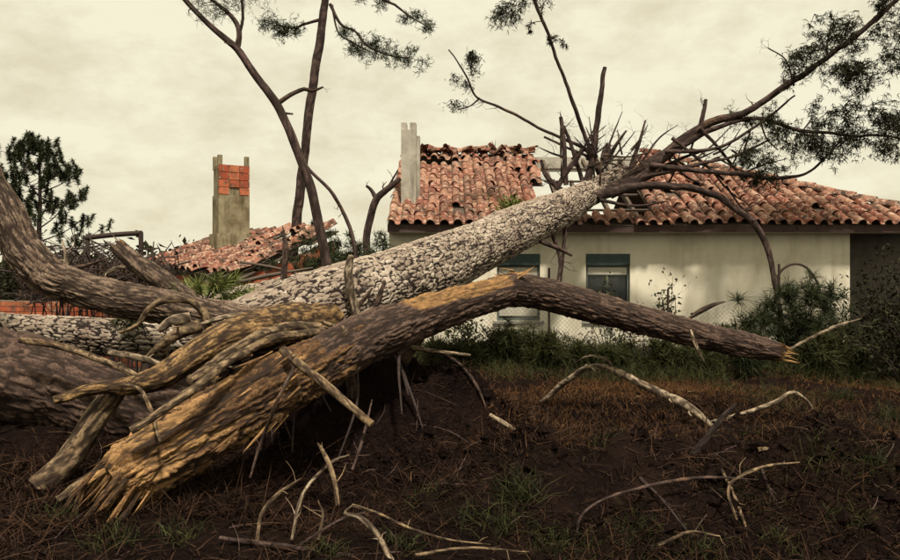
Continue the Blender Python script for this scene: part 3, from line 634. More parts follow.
# crown branches over the roof
crown_ends = []
def cbranch(pts, tw=0, twl=.4, seg=10, mt=M_stem, ends=None, seed=None, depth=2, lo=.2):
    seed = seed or int(pts[0][0] + 3 * pts[-1][1])
    mb_ = MB(); C0, T0, r0, s0 = tube(mb_, px([(a, b, c, d * .68) for a, b, c, d in pts]), seg, .06, 'bark', .006, (30, 5), .45, seed)
    if tw: twigs(mb_, C0, T0, r0, tw, twl, .2, depth, .3, ends, lo)
    return mb_.build('branch', mt, tree, smooth=True)
E1, E2, E3 = [], [], []
cbranch([(588, 200, 15.1, 22), (622, 184, 15.3, 20), (662, 156, 15.2, 17), (700, 128, 15, 13), (745, 110, 14.8, 10), (800, 76, 14.5, 9), (845, 44, 14.2, 8), (888, 8, 14, 7), (930, -40, 13.8, 5)], 14, .5, 16, ends=E1, lo=.45)
cbranch([(610, 194, 15.2, 16), (648, 172, 15.1, 13), (690, 140, 15.0, 10), (722, 126, 14.9, 7), (757, 118, 14.8, 6), (800, 130, 14.5, 5.5), (840, 134, 14.3, 4.5), (905, 138, 14, 3)], 16, .45, 12, ends=E2, lo=.5)
cbranch([(597, 196, 14.9, 16), (640, 186, 14.8, 12), (690, 188, 14.6, 11), (730, 203, 14.4, 10), (757, 230, 14.2, 9.5), (770, 258, 14.1, 8.5), (776, 290, 14.0, 8), (781, 334, 14.0, 7)], 5, .35, 14, lo=.3)
cbranch([(580, 205, 15.0, 14), (590, 172, 15.1, 11), (596, 130, 15.1, 9), (600, 98, 15.1, 8), (605, 68, 15.1, 6)], 0, seg=14, seed=62)
cbranch([(603, 178, 15.8, 11), (590, 148, 15.6, 7), (574, 104, 15.3, 6), (552, 45, 15.0, 5), (534, 2, 14.8, 5), (520, -40, 14.6, 4)], 8, .4, ends=E3, lo=.62)
cbranch([(600, 176, 15.7, 9), (588, 152, 15.5, 6), (546, 131, 15.2, 4.5), (502, 108, 14.9, 4), (478, 98, 14.8, 3.5), (466, 76, 14.7, 3), (448, 50, 14.6, 2)], 8, .25, 8, lo=.5)
cbranch([(592, 158, 15.5, 5), (566, 147, 15.3, 4), (544, 137, 15.2, 3.5)], 0, seg=8)
cbranch([(480, 98, 14.8, 3), (470, 106, 14.8, 2.5), (458, 110, 14.8, 2)], 3, .2, 6)
for q_ in ([(566, 185, 15.2, 8), (564, 150, 15.2, 7), (561, 117, 15.2, 6)], [(582, 180, 15.3, 7), (573, 150, 15.3, 6), (564, 126, 15.3, 4)],
           [(556, 190, 15.2, 8), (572, 165, 15.2, 7), (584, 148, 15.2, 4)], [(606, 164, 15.7, 8), (614, 148, 15.6, 6), (626, 131, 15.5, 3)],
           [(628, 176, 15.4, 7), (637, 150, 15.4, 6), (646, 120, 15.4, 2.5)], [(634, 170, 15.4, 6), (636, 152, 15.4, 5), (643, 130, 15.4, 2.5)],
           [(700, 128, 15.0, 8), (704, 112, 15.0, 6), (706, 100, 15.0, 5)], [(700, 128, 14.9, 6), (718, 148, 14.9, 5), (745, 182, 14.9, 4)],
           [(672, 138, 14.9, 6), (695, 156, 14.9, 5), (724, 180, 14.9, 4)], [(640, 178, 15.1, 9), (690, 166, 14.9, 6), (735, 156, 14.8, 4), (770, 140, 14.7, 3)],
           [(665, 152, 14.9, 7), (715, 148, 14.8, 5), (752, 128, 14.7, 4), (795, 96, 14.6, 2.5)], [(650, 165, 15.0, 9), (720, 172, 14.8, 7), (775, 178, 14.6, 6), (810, 172, 14.4, 4), (842, 140, 14.3, 3)],
           [(620, 176, 15.5, 8), (655, 168, 15.4, 6), (700, 152, 15.2, 4)], [(600, 200, 14.8, 6), (632, 206, 14.7, 4), (664, 202, 14.6, 3)],
           [(575, 200, 15.1, 9), (548, 178, 15.3, 8), (541, 160, 15.4, 5)], [(590, 188, 15.4, 11), (612, 172, 15.6, 8), (642, 168, 15.7, 5)],
           [(530, 236, 12.7, 8), (555, 247, 12.6, 7), (572, 256, 12.6, 4)], [(552, 232, 13.4, 7), (560, 262, 13.3, 5), (556, 290, 13.2, 3)], [(565, 226, 13.8, 6), (563, 256, 13.7, 5), (560, 285, 13.6, 3)],
           [(760, 118, 14.8, 3), (766, 138, 14.7, 2.5), (778, 150, 14.7, 2)], [(794, 86, 14.55, 3), (786, 60, 14.6, 2.5), (768, 48, 14.6, 2)],
           [(604, 160, 16.1, 12), (606, 150, 16.2, 12), (608, 143, 16.2, 8)]):
    cbranch(q_, int(rng.integers(1, 4)), .28, 8, lo=.3)
# tangle of snapped small branches where the crown broke on the roof
for k in range(46):
    a = 560 + 190 * rng.random() ** 1.2; b = 196 - 42 * rng.random() - (a - 560) * .06; D = 15.0 + .7 * rng.random() + (a > 640) * .3; an_ = rng.normal(.35 if a > 600 else 1.2, .7); l = 18 + 38 * rng.random()
    cbranch([(a, b, D, 3.6), (a + math.cos(an_) * l * .5, b - math.sin(an_) * l * .5 + rng.normal(0, 3), D - .1, 2.8), (a + math.cos(an_) * l, b - math.sin(an_) * l, D - .2, 1.2)], 5, .3, 6, mt=M_twig if k % 3 else M_limb, seed=200 + k, lo=.2)
# dark leaf clusters
def clusters(boxes, n, D, spread=.16, k=30, ln=.095, wd=.011):
    mb_ = MB(); b_ = np.array([(x0 + (x1 - x0) * rng.random(), y0 + (y1 - y0) * rng.random()) for (x0, y0, x1, y1) in boxes for _ in range(n)])
    pts = np.array([P(a, c, D + rng.normal(0, .35)) for a, c in b_])
    for p_ in pts:
        nt_ = int(5 + 7 * rng.random()); tp = p_ + rng.normal(0, 1, (nt_, 3)) * spread * np.array([1, 1, .7])
        needles(mb_, np.repeat(tp, 8, 0) + rng.normal(0, .05, (nt_ * 8, 3)), (0, 0, -.5), max(2, k // 7), ln, wd, .8)
        for q_ in tp: tube(mb_, [tuple(p_ + np.array([-.05, 0, .12])) + (.006,), tuple(q_) + (.003,)], 4, .2, c=.05)
    return mb_
mb_ = clusters([(815, 20, 852, 42), (850, 40, 900, 130), (800, 52, 830, 72), (862, 0, 930, 30), (835, 62, 870, 80), (870, 110, 930, 170), (880, 30, 940, 100)], 7, 14.1)
for e in E1[len(E1) // 3:]: needles(mb_, e + rng.normal(0, .05, (8, 3)), (0, 0, -.3), 5, .095, .010, .9)
mb_.build('crown', M_leaf, tree)
mb_ = clusters([(765, 120, 852, 150), (825, 105, 860, 130), (740, 145, 778, 185), (800, 140, 858, 165)], 6, 14.4, .16, 28)
for e in E2: needles(mb_, e + rng.normal(0, .05, (8, 3)), (0, 0, -.3), 5, .095, .010, .9)
mb_.build('crown', M_leaf, tree)
mb_ = clusters([(500, 8, 530, 22), (520, -30, 560, 4)], 6, 14.9, .10, 20, .10, .012)
for e in E3: needles(mb_, e, (0, 0, -.3), 16, .10, .012, .9)
mb_.build('crown', M_leaf, tree)
mb_ = clusters([(450, 62, 476, 118), (470, 52, 478, 66)], 5, 14.75, .05, 2, .06, .010); mb_.build('crown', M_leaf, tree)
mb_ = MB(); q_ = np.array([P(a, b, 14.9) for a, b in [(740 + 18 * rng.random(), 140 + 46 * rng.random()) for _ in range(26)]]); needles(mb_, q_, (0, 0, .8), 36, .15, .009, .8); mb_.build('needle_spray', M_needle, tree)

# ------------------------------------------------------------------ other logs lying behind
lg = thing('fallen_log', tuple(G(60, 420)), 'pale plated log lying across the left in front of the red brick wall', 'log')
m = MB(); tube(m, px([(-70, 322, 8.9, 38), (10, 332, 8.6, 37), (90, 336, 8.3, 37), (170, 342, 8.0, 35), (235, 346, 7.7, 32)]), 120, .02, 'plate', .02, (22, 6.2), 0, 41, lump=.08); m.build('trunk', M_plate, lg, smooth=True)
l2 = thing('fallen_log', tuple(G(260, 380)), 'grey log rising behind the main trunk below the collapsed roof', 'log')
m = MB(); tube(m, px([(165, 320, 9.0, 30), (230, 304, 9.4, 30), (290, 290, 9.8, 29), (345, 276, 10.2, 26), (400, 262, 10.7, 20)]), 80, .025, 'plate', .022, (20, 11), 0, 42, lump=.1); m.build('trunk', M_plate, l2, smooth=True)
stick('broken_stump', [(285, 300, 9.3, 11), (284, 270, 9.3, 9), (286, 250, 9.3, 8), (283, 226, 9.3, 2)], M_bark, 'dark splintered stump standing before the collapsed outbuilding roof', 'stump', amp=.02, nseg=16)
for k, pts in enumerate(([(228, 285, 12, 5), (268, 276, 12, 5), (312, 268, 12, 4)], [(240, 262, 13, 3), (275, 268, 13, 3), (320, 280, 13, 3)])):
    stick('broken_lath', pts, M_wood, ['grey lath leaning across the collapsed outbuilding roof', 'thin lath slanting down before the collapsed outbuilding'][k], 'lath', kind=None)

# ------------------------------------------------------------------ standing trees
def standing(name, loc, label, stems, mt, foliage=None, seg=14, fm=M_needle):
    t = thing(name, tuple(loc), label, 'tree'); ends = []
    for k, (pts, tw, twl, lo) in enumerate(stems):
        mb_ = MB(); C0, T0, r0, s0 = tube(mb_, px([(a, b, c, d * .85) for a, b, c, d in pts]), seg if k == 0 else 8, .08, 'bark', .008, (20, 4), .25, k + 50)
        if tw: twigs(mb_, C0, T0, r0, tw, twl, .1, 2, .3, ends if min(q[1] for q in pts[1:]) < 40 and k else None, lo)
        mb_.build('trunk' if k == 0 else 'branch', mt, t, smooth=True)
    if foliage: foliage(t, ends)
    return t
def fol(n, ln, wd, extra=None, mt=M_needle, spread=.06):
    def f_(t, ends):
        mb_ = MB(); e = np.array(ends) if len(ends) else np.zeros((0, 3))
        if extra is not None: e = np.vstack([e, extra])
        for _ in range(8): needles(mb_, e + rng.normal(0, spread * 1.2, e.shape), (0, 0, .3), max(2, n // 4), ln, wd * .8, 1.0)
        mb_.build('crown', mt, t)
    return f_
g1 = G(330, 400)
ex = np.array([P(a + rng.normal(0, 5), b + rng.normal(0, 4), 10) for a, b in [(212, -8), (240, -6), (205, -15), (252, -12), (228, 4), (175, -20)] for _ in range(5)])
standing('bare_tree', G(331, 392), 'slim leaning bare tree curving left and forking near the top edge', [
    ([(331, 394, 10, 14), (329, 300, 10, 13), (324, 250, 10, 12), (312, 195, 10, 11.5), (296, 148, 10, 10.5), (278, 106, 10, 10), (256, 76, 10, 9), (237, 49, 10, 9), (212, 27, 10, 7), (186, 0, 10, 6), (160, -30, 10, 4)], 3, .25, .6),
    ([(237, 49, 10, 7), (239, 32, 10, 6), (230, 15, 10, 5), (205, -6, 10, 4)], 4, .3, .5), ([(239, 34, 10, 5), (243, 18, 10, 4), (241, -10, 10, 3)], 4, .3, .5),
    ([(277, 104, 10, 6), (290, 95, 10, 5.5), (304, 89, 10, 5), (312, 91, 10, 4), (323, 87, 10, 2)], 2, .15, .6), ([(281, 113, 10, 4), (293, 114, 10, 2)], 0, 0, 0),
    ([(281, 112, 10, 3), (288, 130, 10.1, 3), (306, 165, 10.2, 3.5), (330, 190, 10.3, 4), (343, 212, 10.4, 4), (352, 236, 10.4, 5), (356, 262, 10.4, 6)], 5, .12, .2)], M_stem, fol(14, .09, .006, ex))
ex = np.array([P(a + rng.normal(0, 7), b + rng.normal(0, 5), 19.6) for a, b in [(286, 28), (276, 24), (298, 32), (288, 38), (378, 48), (388, 54), (398, 57), (370, 44), (352, 46), (366, 40), (375, 58)] for _ in range(4)])
ex = np.vstack([ex, np.array([P(330 + rng.normal(0, 40), -40 + rng.normal(0, 14), 19.6) for _ in range(60)])])
standing('pine_tree', (P(290, 335, 19.6)[0], 19.6, gz(P(290, 335, 19.6)[0], 19.6)), 'tall straight pine trunk rising behind the collapsed roof', [
    ([(288, 336, 19.6, 13), (295, 235, 19.6, 12), (303, 170, 19.6, 11), (312, 92, 19.6, 10.5), (321, 30, 19.6, 10), (327, -10, 19.6, 8), (330, -50, 19.6, 5)], 12, .16, .3),
    ([(319, 20, 19.6, 4), (305, 24, 19.6, 3), (292, 28, 19.6, 2.5), (276, 24, 19.6, 2)], 7, .35, .4), ([(330, 4, 19.6, 4), (341, 24, 19.6, 3.5), (356, 32, 19.6, 3), (368, 46, 19.6, 3), (392, 56, 19.6, 2), (410, 58, 19.6, 1.5)], 9, .4, .4),
    ([(332, 5, 19.6, 3), (338, 32, 19.6, 2), (352, 42, 19.6, 2), (370, 52, 19.6, 1.6)], 4, .3, .4), ([(395, 5, 19.6, 3), (412, 18, 19.6, 2), (425, 25, 19.6, 1.5)], 5, .3, .3), ([(326, -15, 19.6, 5), (360, -10, 19.6, 4), (395, 5, 19.6, 3)], 4, .3, .3)], M_stem, fol(16, .13, .014, ex))
standing('snag', G(368, 352), 'short dark dead snag bending right beside the house gable', [
    ([(369, 352, 15.2, 11), (368, 270, 15.2, 10), (367, 235, 15.2, 9), (374, 204, 15.2, 9), (384, 192, 15.2, 8), (400, 178, 15.2, 6)], 3, .3, .5), ([(377, 200, 15.2, 6), (371, 190, 15.2, 4), (366, 186, 15.2, 3)], 1, .2, .5), ([(384, 192, 15.2, 4), (390, 184, 15.2, 3), (398, 170, 15.2, 2)], 1, .2, .5)], M_stem)
# young pine, left edge
def pine(name, base, h, wpx, D, label, n, mt, seed):
    t = thing(name, tuple(base), label, 'tree'); b = np.asarray(base, float)
    mb_ = MB(); C0, T0, r0, s0 = tube(mb_, [tuple(b - [0, 0, .1]) + (.07,), tuple(b + [.03, 0, h * .5]) + (.05,), tuple(b + [0.05, 0, h * .95]) + (.02,)], 12, .1, 'bark', .006, (20, 4), .2, seed); mb_.build('trunk', M_twig, t, smooth=True)
    fo = MB(); br = MB()
    for k in range(n):
        f_ = .42 + .55 * (k + rng.random()) / n; a_ = k * 2.4 + rng.normal(0, .3); ln = wpx * (1.08 - f_ ** 2.2) * (.6 + .55 * rng.random())
        o = b + np.array([0, 0, h * f_]); d = np.array([math.cos(a_), math.sin(a_), .22 + .25 * rng.random()])
        p1 = o + d * ln * .55; p2 = o + d * ln + np.array([0, 0, .12 * ln]); C1, T1, r1, _ = tube(br, [tuple(o) + (.018,), tuple(p1) + (.012,), tuple(p2) + (.006,)], 5, .12)
        tips = [p2, p1 + (p2 - p1) * .5]
        for q_ in range(int(7 + 5 * rng.random())):
            s = .25 + .75 * rng.random(); c0 = o + (p2 - o) * s; e = c0 + nrm(np.array([rng.normal(0, 1), rng.normal(0, 1), .55])) * (.18 + .22 * rng.random()); tube(br, [tuple(c0) + (.007,), tuple(e) + (.004,)], 4, .2); tips.append(e)
        tips = np.array(tips)
        for e in tips:
            ax_l = np.linspace(-.16, .06, 6)[:, None] * nrm(np.array([rng.normal(0, .35), rng.normal(0, .35), 1.])); needles(fo, e + ax_l, (0, 0, .55), 24, .10, .011, .8)
    br.build('branch', M_twig, t, smooth=True); fo.build('crown', mt, t); return t
pine('pine_tree', (P(38, 0, 16)[0], 16., gz(P(38, 0, 16)[0], 16.)), 4.4, 1.65, 16, 'young bushy dark pine at the left edge behind the grey limb', 19, M_needle, 61)

# ------------------------------------------------------------------ shrubs
def shrub(name, base, rx, rz, n, label, mt, lf=.05, lw=.03, stems=9, cat='shrub', hang=-.3, needle=0, group=None, dens=1.0):
    base = np.asarray(base, float); t = thing(name, tuple(base), label, cat, group); sm = MB(); fo = MB(); ends = []
    for k in range(stems):
        a_ = rng.random() * 6.28; s = rng.random() ** .5; tip = base + np.array([math.cos(a_) * rx * s, math.sin(a_) * rx * s * .7, rz * (.55 + .45 * rng.random()) * (1 - .35 * s * s)])
        mid = base + (tip - base) * .5 + np.array([0, 0, rz * .1]) + rng.normal(0, .06, 3)
        C0, T0, r0, _ = tube(sm, [tuple(base - [0, 0, .08]) + (.012,), tuple(mid) + (.008,), tuple(tip) + (.003,)], 5, .1); twigs(sm, C0, T0, r0, 7, rz * .22, .3, 1, .5, ends, .35)
        ends += list(C0[len(C0) // 3:])
    e = np.array(ends)
    if needle: needles(fo, e[rng.integers(0, len(e), n)] + rng.normal(0, .03, (n, 3)), (0, 0, .5), needle, lf, lw, .8)
    else: leaves(fo, e[rng.integers(0, len(e), n)] + rng.normal(0, .05 * dens, (n, 3)), lf, lw, hang)
    sm.build('stem', M_twig, t, smooth=True); fo.build('foliage', mt, t); return t
def GD(pxx, D): x = (pxx - HX) / F * D; return np.array([x, D, float(gz(x, D))])
shrub('shrub', GD(608, 15.0), .62, 1.62, 420, 'sparse leafy shrub in front of the right window', M_shrub, .085, .05, 10)
shrub('shrub', GD(668, 14.9), .55, 1.85, 260, 'tall thin leafy shrub against the wall right of the right window', M_shrub, .085, .05, 7)
shrub('shrub', GD(468, 13.2), .45, .95, 420, 'dark low shrub under the main trunk below the left window', M_shrub, .08, .045, 9)
shrub('shrub', GD(512, 13.0), .55, .75, 700, 'dense green shrub behind the fence mesh below the left window', M_grass, .15, .008, 10, needle=9)
shrub('shrub', GD(572, 13.4), .7, .62, 260, 'tangled twiggy bush below the right window', M_twig, .08, .03, 16)
shrub('shrub', GD(640, 13.2), .8, .66, 330, 'brown twiggy bush under the middle of the snapped limb', M_twig, .08, .03, 16)
shrub('shrub', GD(705, 12.6), .6, .5, 600, 'low green bush below the end of the snapped limb', M_grass, .14, .008, 9, needle=8)
for k, (a, D, rx, rz, n) in enumerate(((450, 12.2, .5, .6, 420), (545, 12.6, .6, .55, 420), (600, 12.4, .6, .5, 380), (672, 12.2, .6, .55, 380), (735, 13.3, .6, .8, 380), (838, 11.6, .7, .7, 420))):
    shrub('weed_clump', GD(a, D), rx, rz, n, ['dark weed clump right of the soil heap under the trunk', 'dark weed clump below the left fence post', 'dark weed clump under the right window', 'dark weed clump under the snapped limb, right part', 'taller weed clump by the hooped wire', 'weed clump right of the pale slender branch'][k], M_grass, .2, .009, 14, 'weeds', needle=10)
shrub('pine_sapling', GD(800, 12.8), 1.05, 1.45, 330, 'drooping long-needled pine sapling before the house corner', M_needle, .26, .008, 13, needle=26)
shrub('pine_sapling', GD(748, 11.8), .55, .62, 170, 'small low pine sapling beyond the torn limb end', M_needle, .22, .008, 8, needle=22)
for k, (a, D, rx, rz, n) in enumerate(((880, 13.4, .7, 1.9, 1500), (932, 12.6, .8, 2.0, 1900), (858, 12.0, .7, .95, 1300), (905, 10.8, .8, 1.1, 1500))):
    shrub('hedge_bush', GD(a, D), rx, rz, n, ['tall dark bush beside the porch at the house corner', 'tall dark bush at the far right edge', 'lower dark bush before the porch', 'dark bush at the right edge nearest the camera'][k], M_leaf, .09, .04, 22, 'bush', dens=2.2)
for k, (a, D, rx, rz, n) in enumerate(((356, 13.6, .8, 2.75, 1100), (325, 14.5, .65, 2.6, 700), (384, 13.4, .5, 2.3, 500), (300, 12.6, .6, 1.5, 260))):
    shrub('pine_sapling', GD(a, D), rx, rz, n, ['dense dark pine growth between the bare tree and the gable', 'dark pine growth behind the foot of the bare tree', 'low pine growth against the house gable', 'low pine growth before the brick outbuilding'][k], M_needle, .17, .010, 16, needle=16)
shrub('shrub', GD(198, 18.5), .55, 2.75, 90, 'thin nearly leafless shrub left of the brick chimney', M_leaf, .10, .05, 5)
shrub('shrub', GD(256, 21.5), .6, 3.6, 70, 'faint bare twigs showing right of the brick chimney', M_leaf, .08, .04, 5)
for k, (a, D, rx, rz) in enumerate(((150, 26, 1.1, 2.3), (182, 27, 1.0, 2.0), (118, 24, 1.1, 1.9), (78, 22, 1.3, 2.2), (20, 22, 1.4, 2.4), (345, 28, 1.2, 2.6))):
    shrub('bush', GD(a, D), rx, rz, 1500, ['small dark bush on the skyline left of the outbuilding', 'dark bush close to the left end of the tile roof', 'dark bush behind the iron pipe frame', 'bush behind the foot of the young pine', 'dark bush on the skyline at the left edge', 'far bush seen between bare tree and house'][k], M_leaf, .16, .07, 18, 'bush', dens=2)
# long green needles of a fallen bough on the logs
fb = thing('pine_bough', tuple(P(212, 302, 7.4)), 'bright green long-needled pine bough caught on the logs', 'bough'); m = MB(); fo = MB()
for k in range(9):
    o = P(205, 302, 7.4); e = P(180 + 9 * k, 280 + abs(k - 4) * 3 + rng.normal(0, 2), 7.4 + rng.normal(0, .15)); tube(m, [tuple(o) + (.008,), tuple((o + e) / 2) + (.006,), tuple(e) + (.004,)], 5, .05); needles(fo, o + (e - o) * np.linspace(.4, 1, 6)[:, None], nrm(e - o), 22, .19, .006, .5)
m.build('stem', M_twig, fb, smooth=True); fo.build('foliage', M_fresh, fb)
fb = thing('pine_bough', tuple(P(130, 326, 7.6)), 'dark green needle tuft hanging below the grey limb', 'bough'); fo = MB(); m = MB(); tube(m, [tuple(P(135, 312, 7.6)) + (.01,), tuple(P(120, 330, 7.6)) + (.006,)], 5, .1)
needles(fo, np.array([P(112 + rng.random() * 30, 314 + rng.random() * 12, 7.6) for _ in range(14)]), (0, 0, -.3), 22, .17, .006, .9); m.build('stem', M_twig, fb); fo.build('foliage', M_grass, fb)

# brush heap left
bp = MB()
for k in range(260):
    a, b = 20 + rng.random() * 150, 246 + rng.random() * 52; D = 9.2 + rng.random() * 1.6; o = P(a, max(b, 240 + abs(a - 70) * .25), D); d = nrm(np.array([rng.normal(0, 1), rng.normal(0, .6), rng.normal(0, .45)])); l = .25 + .7 * rng.random()
    tube(bp, [tuple(o - d * l / 2) + (.004 + .012 * rng.random(),), tuple(o + rng.normal(0, .05, 3)) + (.008,), tuple(o + d * l / 2) + (.003,)], 5, .15)
needles(bp, np.array([P(20 + rng.random() * 140, 262 + rng.random() * 34, 9.3 + rng.random() * 1.4) for _ in range(420)]), (0, 0, .1), 12, .13, .008, 1.)
for k in range(60):
    o = P(30 + rng.random() * 130, 292, 9.8); gx = o.copy(); gx[2] = gz(o[0], o[1]) - .05; tube(bp, [tuple(gx) + (.012,), tuple((gx + o) / 2 + rng.normal(0, .08, 3)) + (.01,), tuple(o) + (.006,)], 5, .3)
tag(bp.build('brush_heap', M_twig, None, smooth=False, base=tuple(GD(80, 9.8))), 'tangled heap of broken twigs behind the grey limb at left', 'brush', kind='stuff')
for k, pts in enumerate(([(60, 290, 8.6, 7), (66, 262, 8.7, 6), (62, 240, 8.8, 4)], [(40, 262, 8.9, 6), (75, 268, 8.8, 6), (110, 258, 8.7, 4)], [(95, 285, 8.8, 5), (118, 268, 8.8, 5), (150, 272, 8.8, 3)])):
    stick('dead_branch', pts, M_pale if k != 1 else M_bark, ['pale forked twig upright in the brush heap', 'dark branch lying over the brush heap', 'pale stick slanting beside the broken spur'][k], 'branch', tw=4, twl=.2)
# iron pipe frame
pf = thing('pipe_frame', tuple(GD(141, 13)), 'rusty bent pipe frame standing over the brush heap', 'frame')
def tb(name, pts, r_, mt, parent):
    mb_ = MB(); tube(mb_, [tuple(p_) + (r_,) for p_ in pts], 10, .1); return mb_.build(name, mt, parent, smooth=True)
x = P(141, 232, 13)
tb('upright', [GD(141, 13) - np.array([0, 0, .1]), x - np.array([0, 0, .02])], .04, M_iron, pf); tb('rail', [P(86, 238, 13.1), P(112, 235, 13.05), P(141.6, 233, 13)], .045, M_iron, pf); tb('upright', [GD(88, 13.1) - np.array([0, 0, .1]), P(88, 240, 13.1)], .035, M_iron, pf)

# ------------------------------------------------------------------ chain-link fence before the house
fy = 14.2; fe = thing('wire_fence', tuple(GD(590, fy)), 'sagging chain link fence on thin posts in front of the house', 'fence')
for a, top in ((433, 300), (549, 268), (668, 290), (779, 264)):
    p_ = GD(a, fy); e = P(a, top, fy); tb('post', [p_ - np.array([0, 0, .15]), (p_ + e) / 2, e], .022, M_iron, fe)
def ftop(x):                                          # height of the mesh along the fence
    a = HX + x / fy * F; return CZ + (HY - np.interp(a, [425, 545, 640, 690, 778, 800], [306, 296, 318, 316, 287, 290])) / F * fy
def mesh_panel(a0, a1):
    mb_ = MB(); x0, x1 = (a0 - HX) / F * fy, (a1 - HX) / F * fy; pt = .085
    for sg in (1, -1):
        for x in np.arange(x0 - 2, x1 + 2, pt):
            z0, z1 = .02, 1.45; t = np.linspace(0, 1, 16); X = x + sg * t * (z1 - z0); Z = z0 + t * (z1 - z0); ok = (X >= x0) & (X <= x1) & (Z < ftop(X))
            if ok.sum() < 2: continue
            idx = np.where(ok)[0]; Y = fy + .04 * np.sin(X * 2.3) + .003 * sg
            p_ = np.stack([X, Y, Z], 1)[idx]; tube(mb_, [tuple(p_[0]) + (.0028,), tuple(p_[len(p_) // 2]) + (.0028,), tuple(p_[-1]) + (.0028,)], 3, .5, cap=False)
    xx = np.linspace(x0, x1, 20); tube(mb_, [(a, fy + .04 * math.sin(a * 2.3), float(ftop(a)), .005) for a in xx], 4, .3)
    return mb_.build('mesh_panel', M_wire, fe)
for a0, a1 in ((433, 549), (549, 668), (668, 779)): mesh_panel(a0, a1)
stick('bent_cable', [(779, 300, 14.1, 3.5), (778, 276, 14.1, 3.5), (790, 265, 14.05, 3), (804, 266, 14, 3), (816, 280, 14, 3), (822, 300, 14, 2.5), (826, 330, 14, 2)], M_iron, 'dark wire hooping over the pine sapling from the fence post', 'wire', kind=None, wob=0)
stick('dead_branch', [(690, 318, 14.0, 4), (700, 312, 14, 7), (712, 306, 14.0, 6), (726, 302, 14, 2)], M_bark, 'curled brown bark scrap hanging on the fence mesh', 'bark scrap', tw=3, twl=.12)

# ------------------------------------------------------------------ dead branches and sticks on the ground
def ground_stick(pts, mt, label, name='dead_branch', tw=0, twl=.25, **kw): return stick(name, pts, mt, label, 'branch', nseg=12, step=.03, tw=tw, twl=twl, **kw)
ground_stick([(540, 404, 9.2, 7), (565, 382, 9.0, 8), (588, 369, 8.8, 8), (612, 370, 8.6, 9), (655, 390, 8.2, 10), (690, 408, 7.9, 11), (722, 436, 7.6, 4)], M_pale, 'long arched pale branch with a torn end on the dry grass', tw=4, seed=71)
ground_stick([(612, 368, 8.6, 4), (606, 359, 8.6, 3.5), (590, 356, 8.7, 3), (576, 362, 8.7, 2)], M_pale, 'thin pale twig curling off the arched branch', seed=72)
ground_stick([(674, 476, 5.9, 8), (700, 446, 5.85, 8), (722, 418, 5.8, 7), (736, 403, 5.78, 6)], M_twig, 'dark stick poking up out of the mound', seed=73)
ground_stick([(705, 424, 7.9, 5), (745, 413, 8.0, 5), (775, 402, 8.1, 6), (792, 393, 8.1, 5), (806, 400, 8.2, 4), (814, 410, 8.2, 3)], M_pale, 'pale crooked branch right of the dark upright stick', seed=74)
ground_stick([(788, 350, 9.5, 3), (815, 336, 9.6, 4), (838, 326, 9.7, 4), (862, 318, 9.8, 2)], M_pale, 'slender pale branch rising right of the torn limb end', tw=3, seed=75)
ground_stick([(545, 453, 6.4, 6), (580, 452, 6.4, 7), (615, 456, 6.4, 7), (640, 460, 6.4, 5)], M_root, 'straight brown stick lying along the mound crest', seed=76)
ground_stick([(394, 342, 7.3, 5), (425, 350, 7.3, 6), (470, 355, 7.3, 6)], M_pale, 'pale stick jutting right under the main trunk', seed=77)
ground_stick([(440, 352, 7.6, 4), (462, 366, 7.4, 4), (478, 388, 7.2, 4), (486, 408, 7.1, 4)], M_bark, 'dark twig curving down by the soil heap', seed=78)
ground_stick([(490, 415, 6.9, 5), (505, 424, 6.8, 6), (517, 432, 6.75, 5)], M_pale, 'short pale stick right of the soil heap', seed=79)
ground_stick([(690, 330, 8.1, 4), (697, 348, 8.0, 5), (704, 361, 8.0, 3)], M_pale, 'short pale twig dangling from the snapped limb', seed=80)
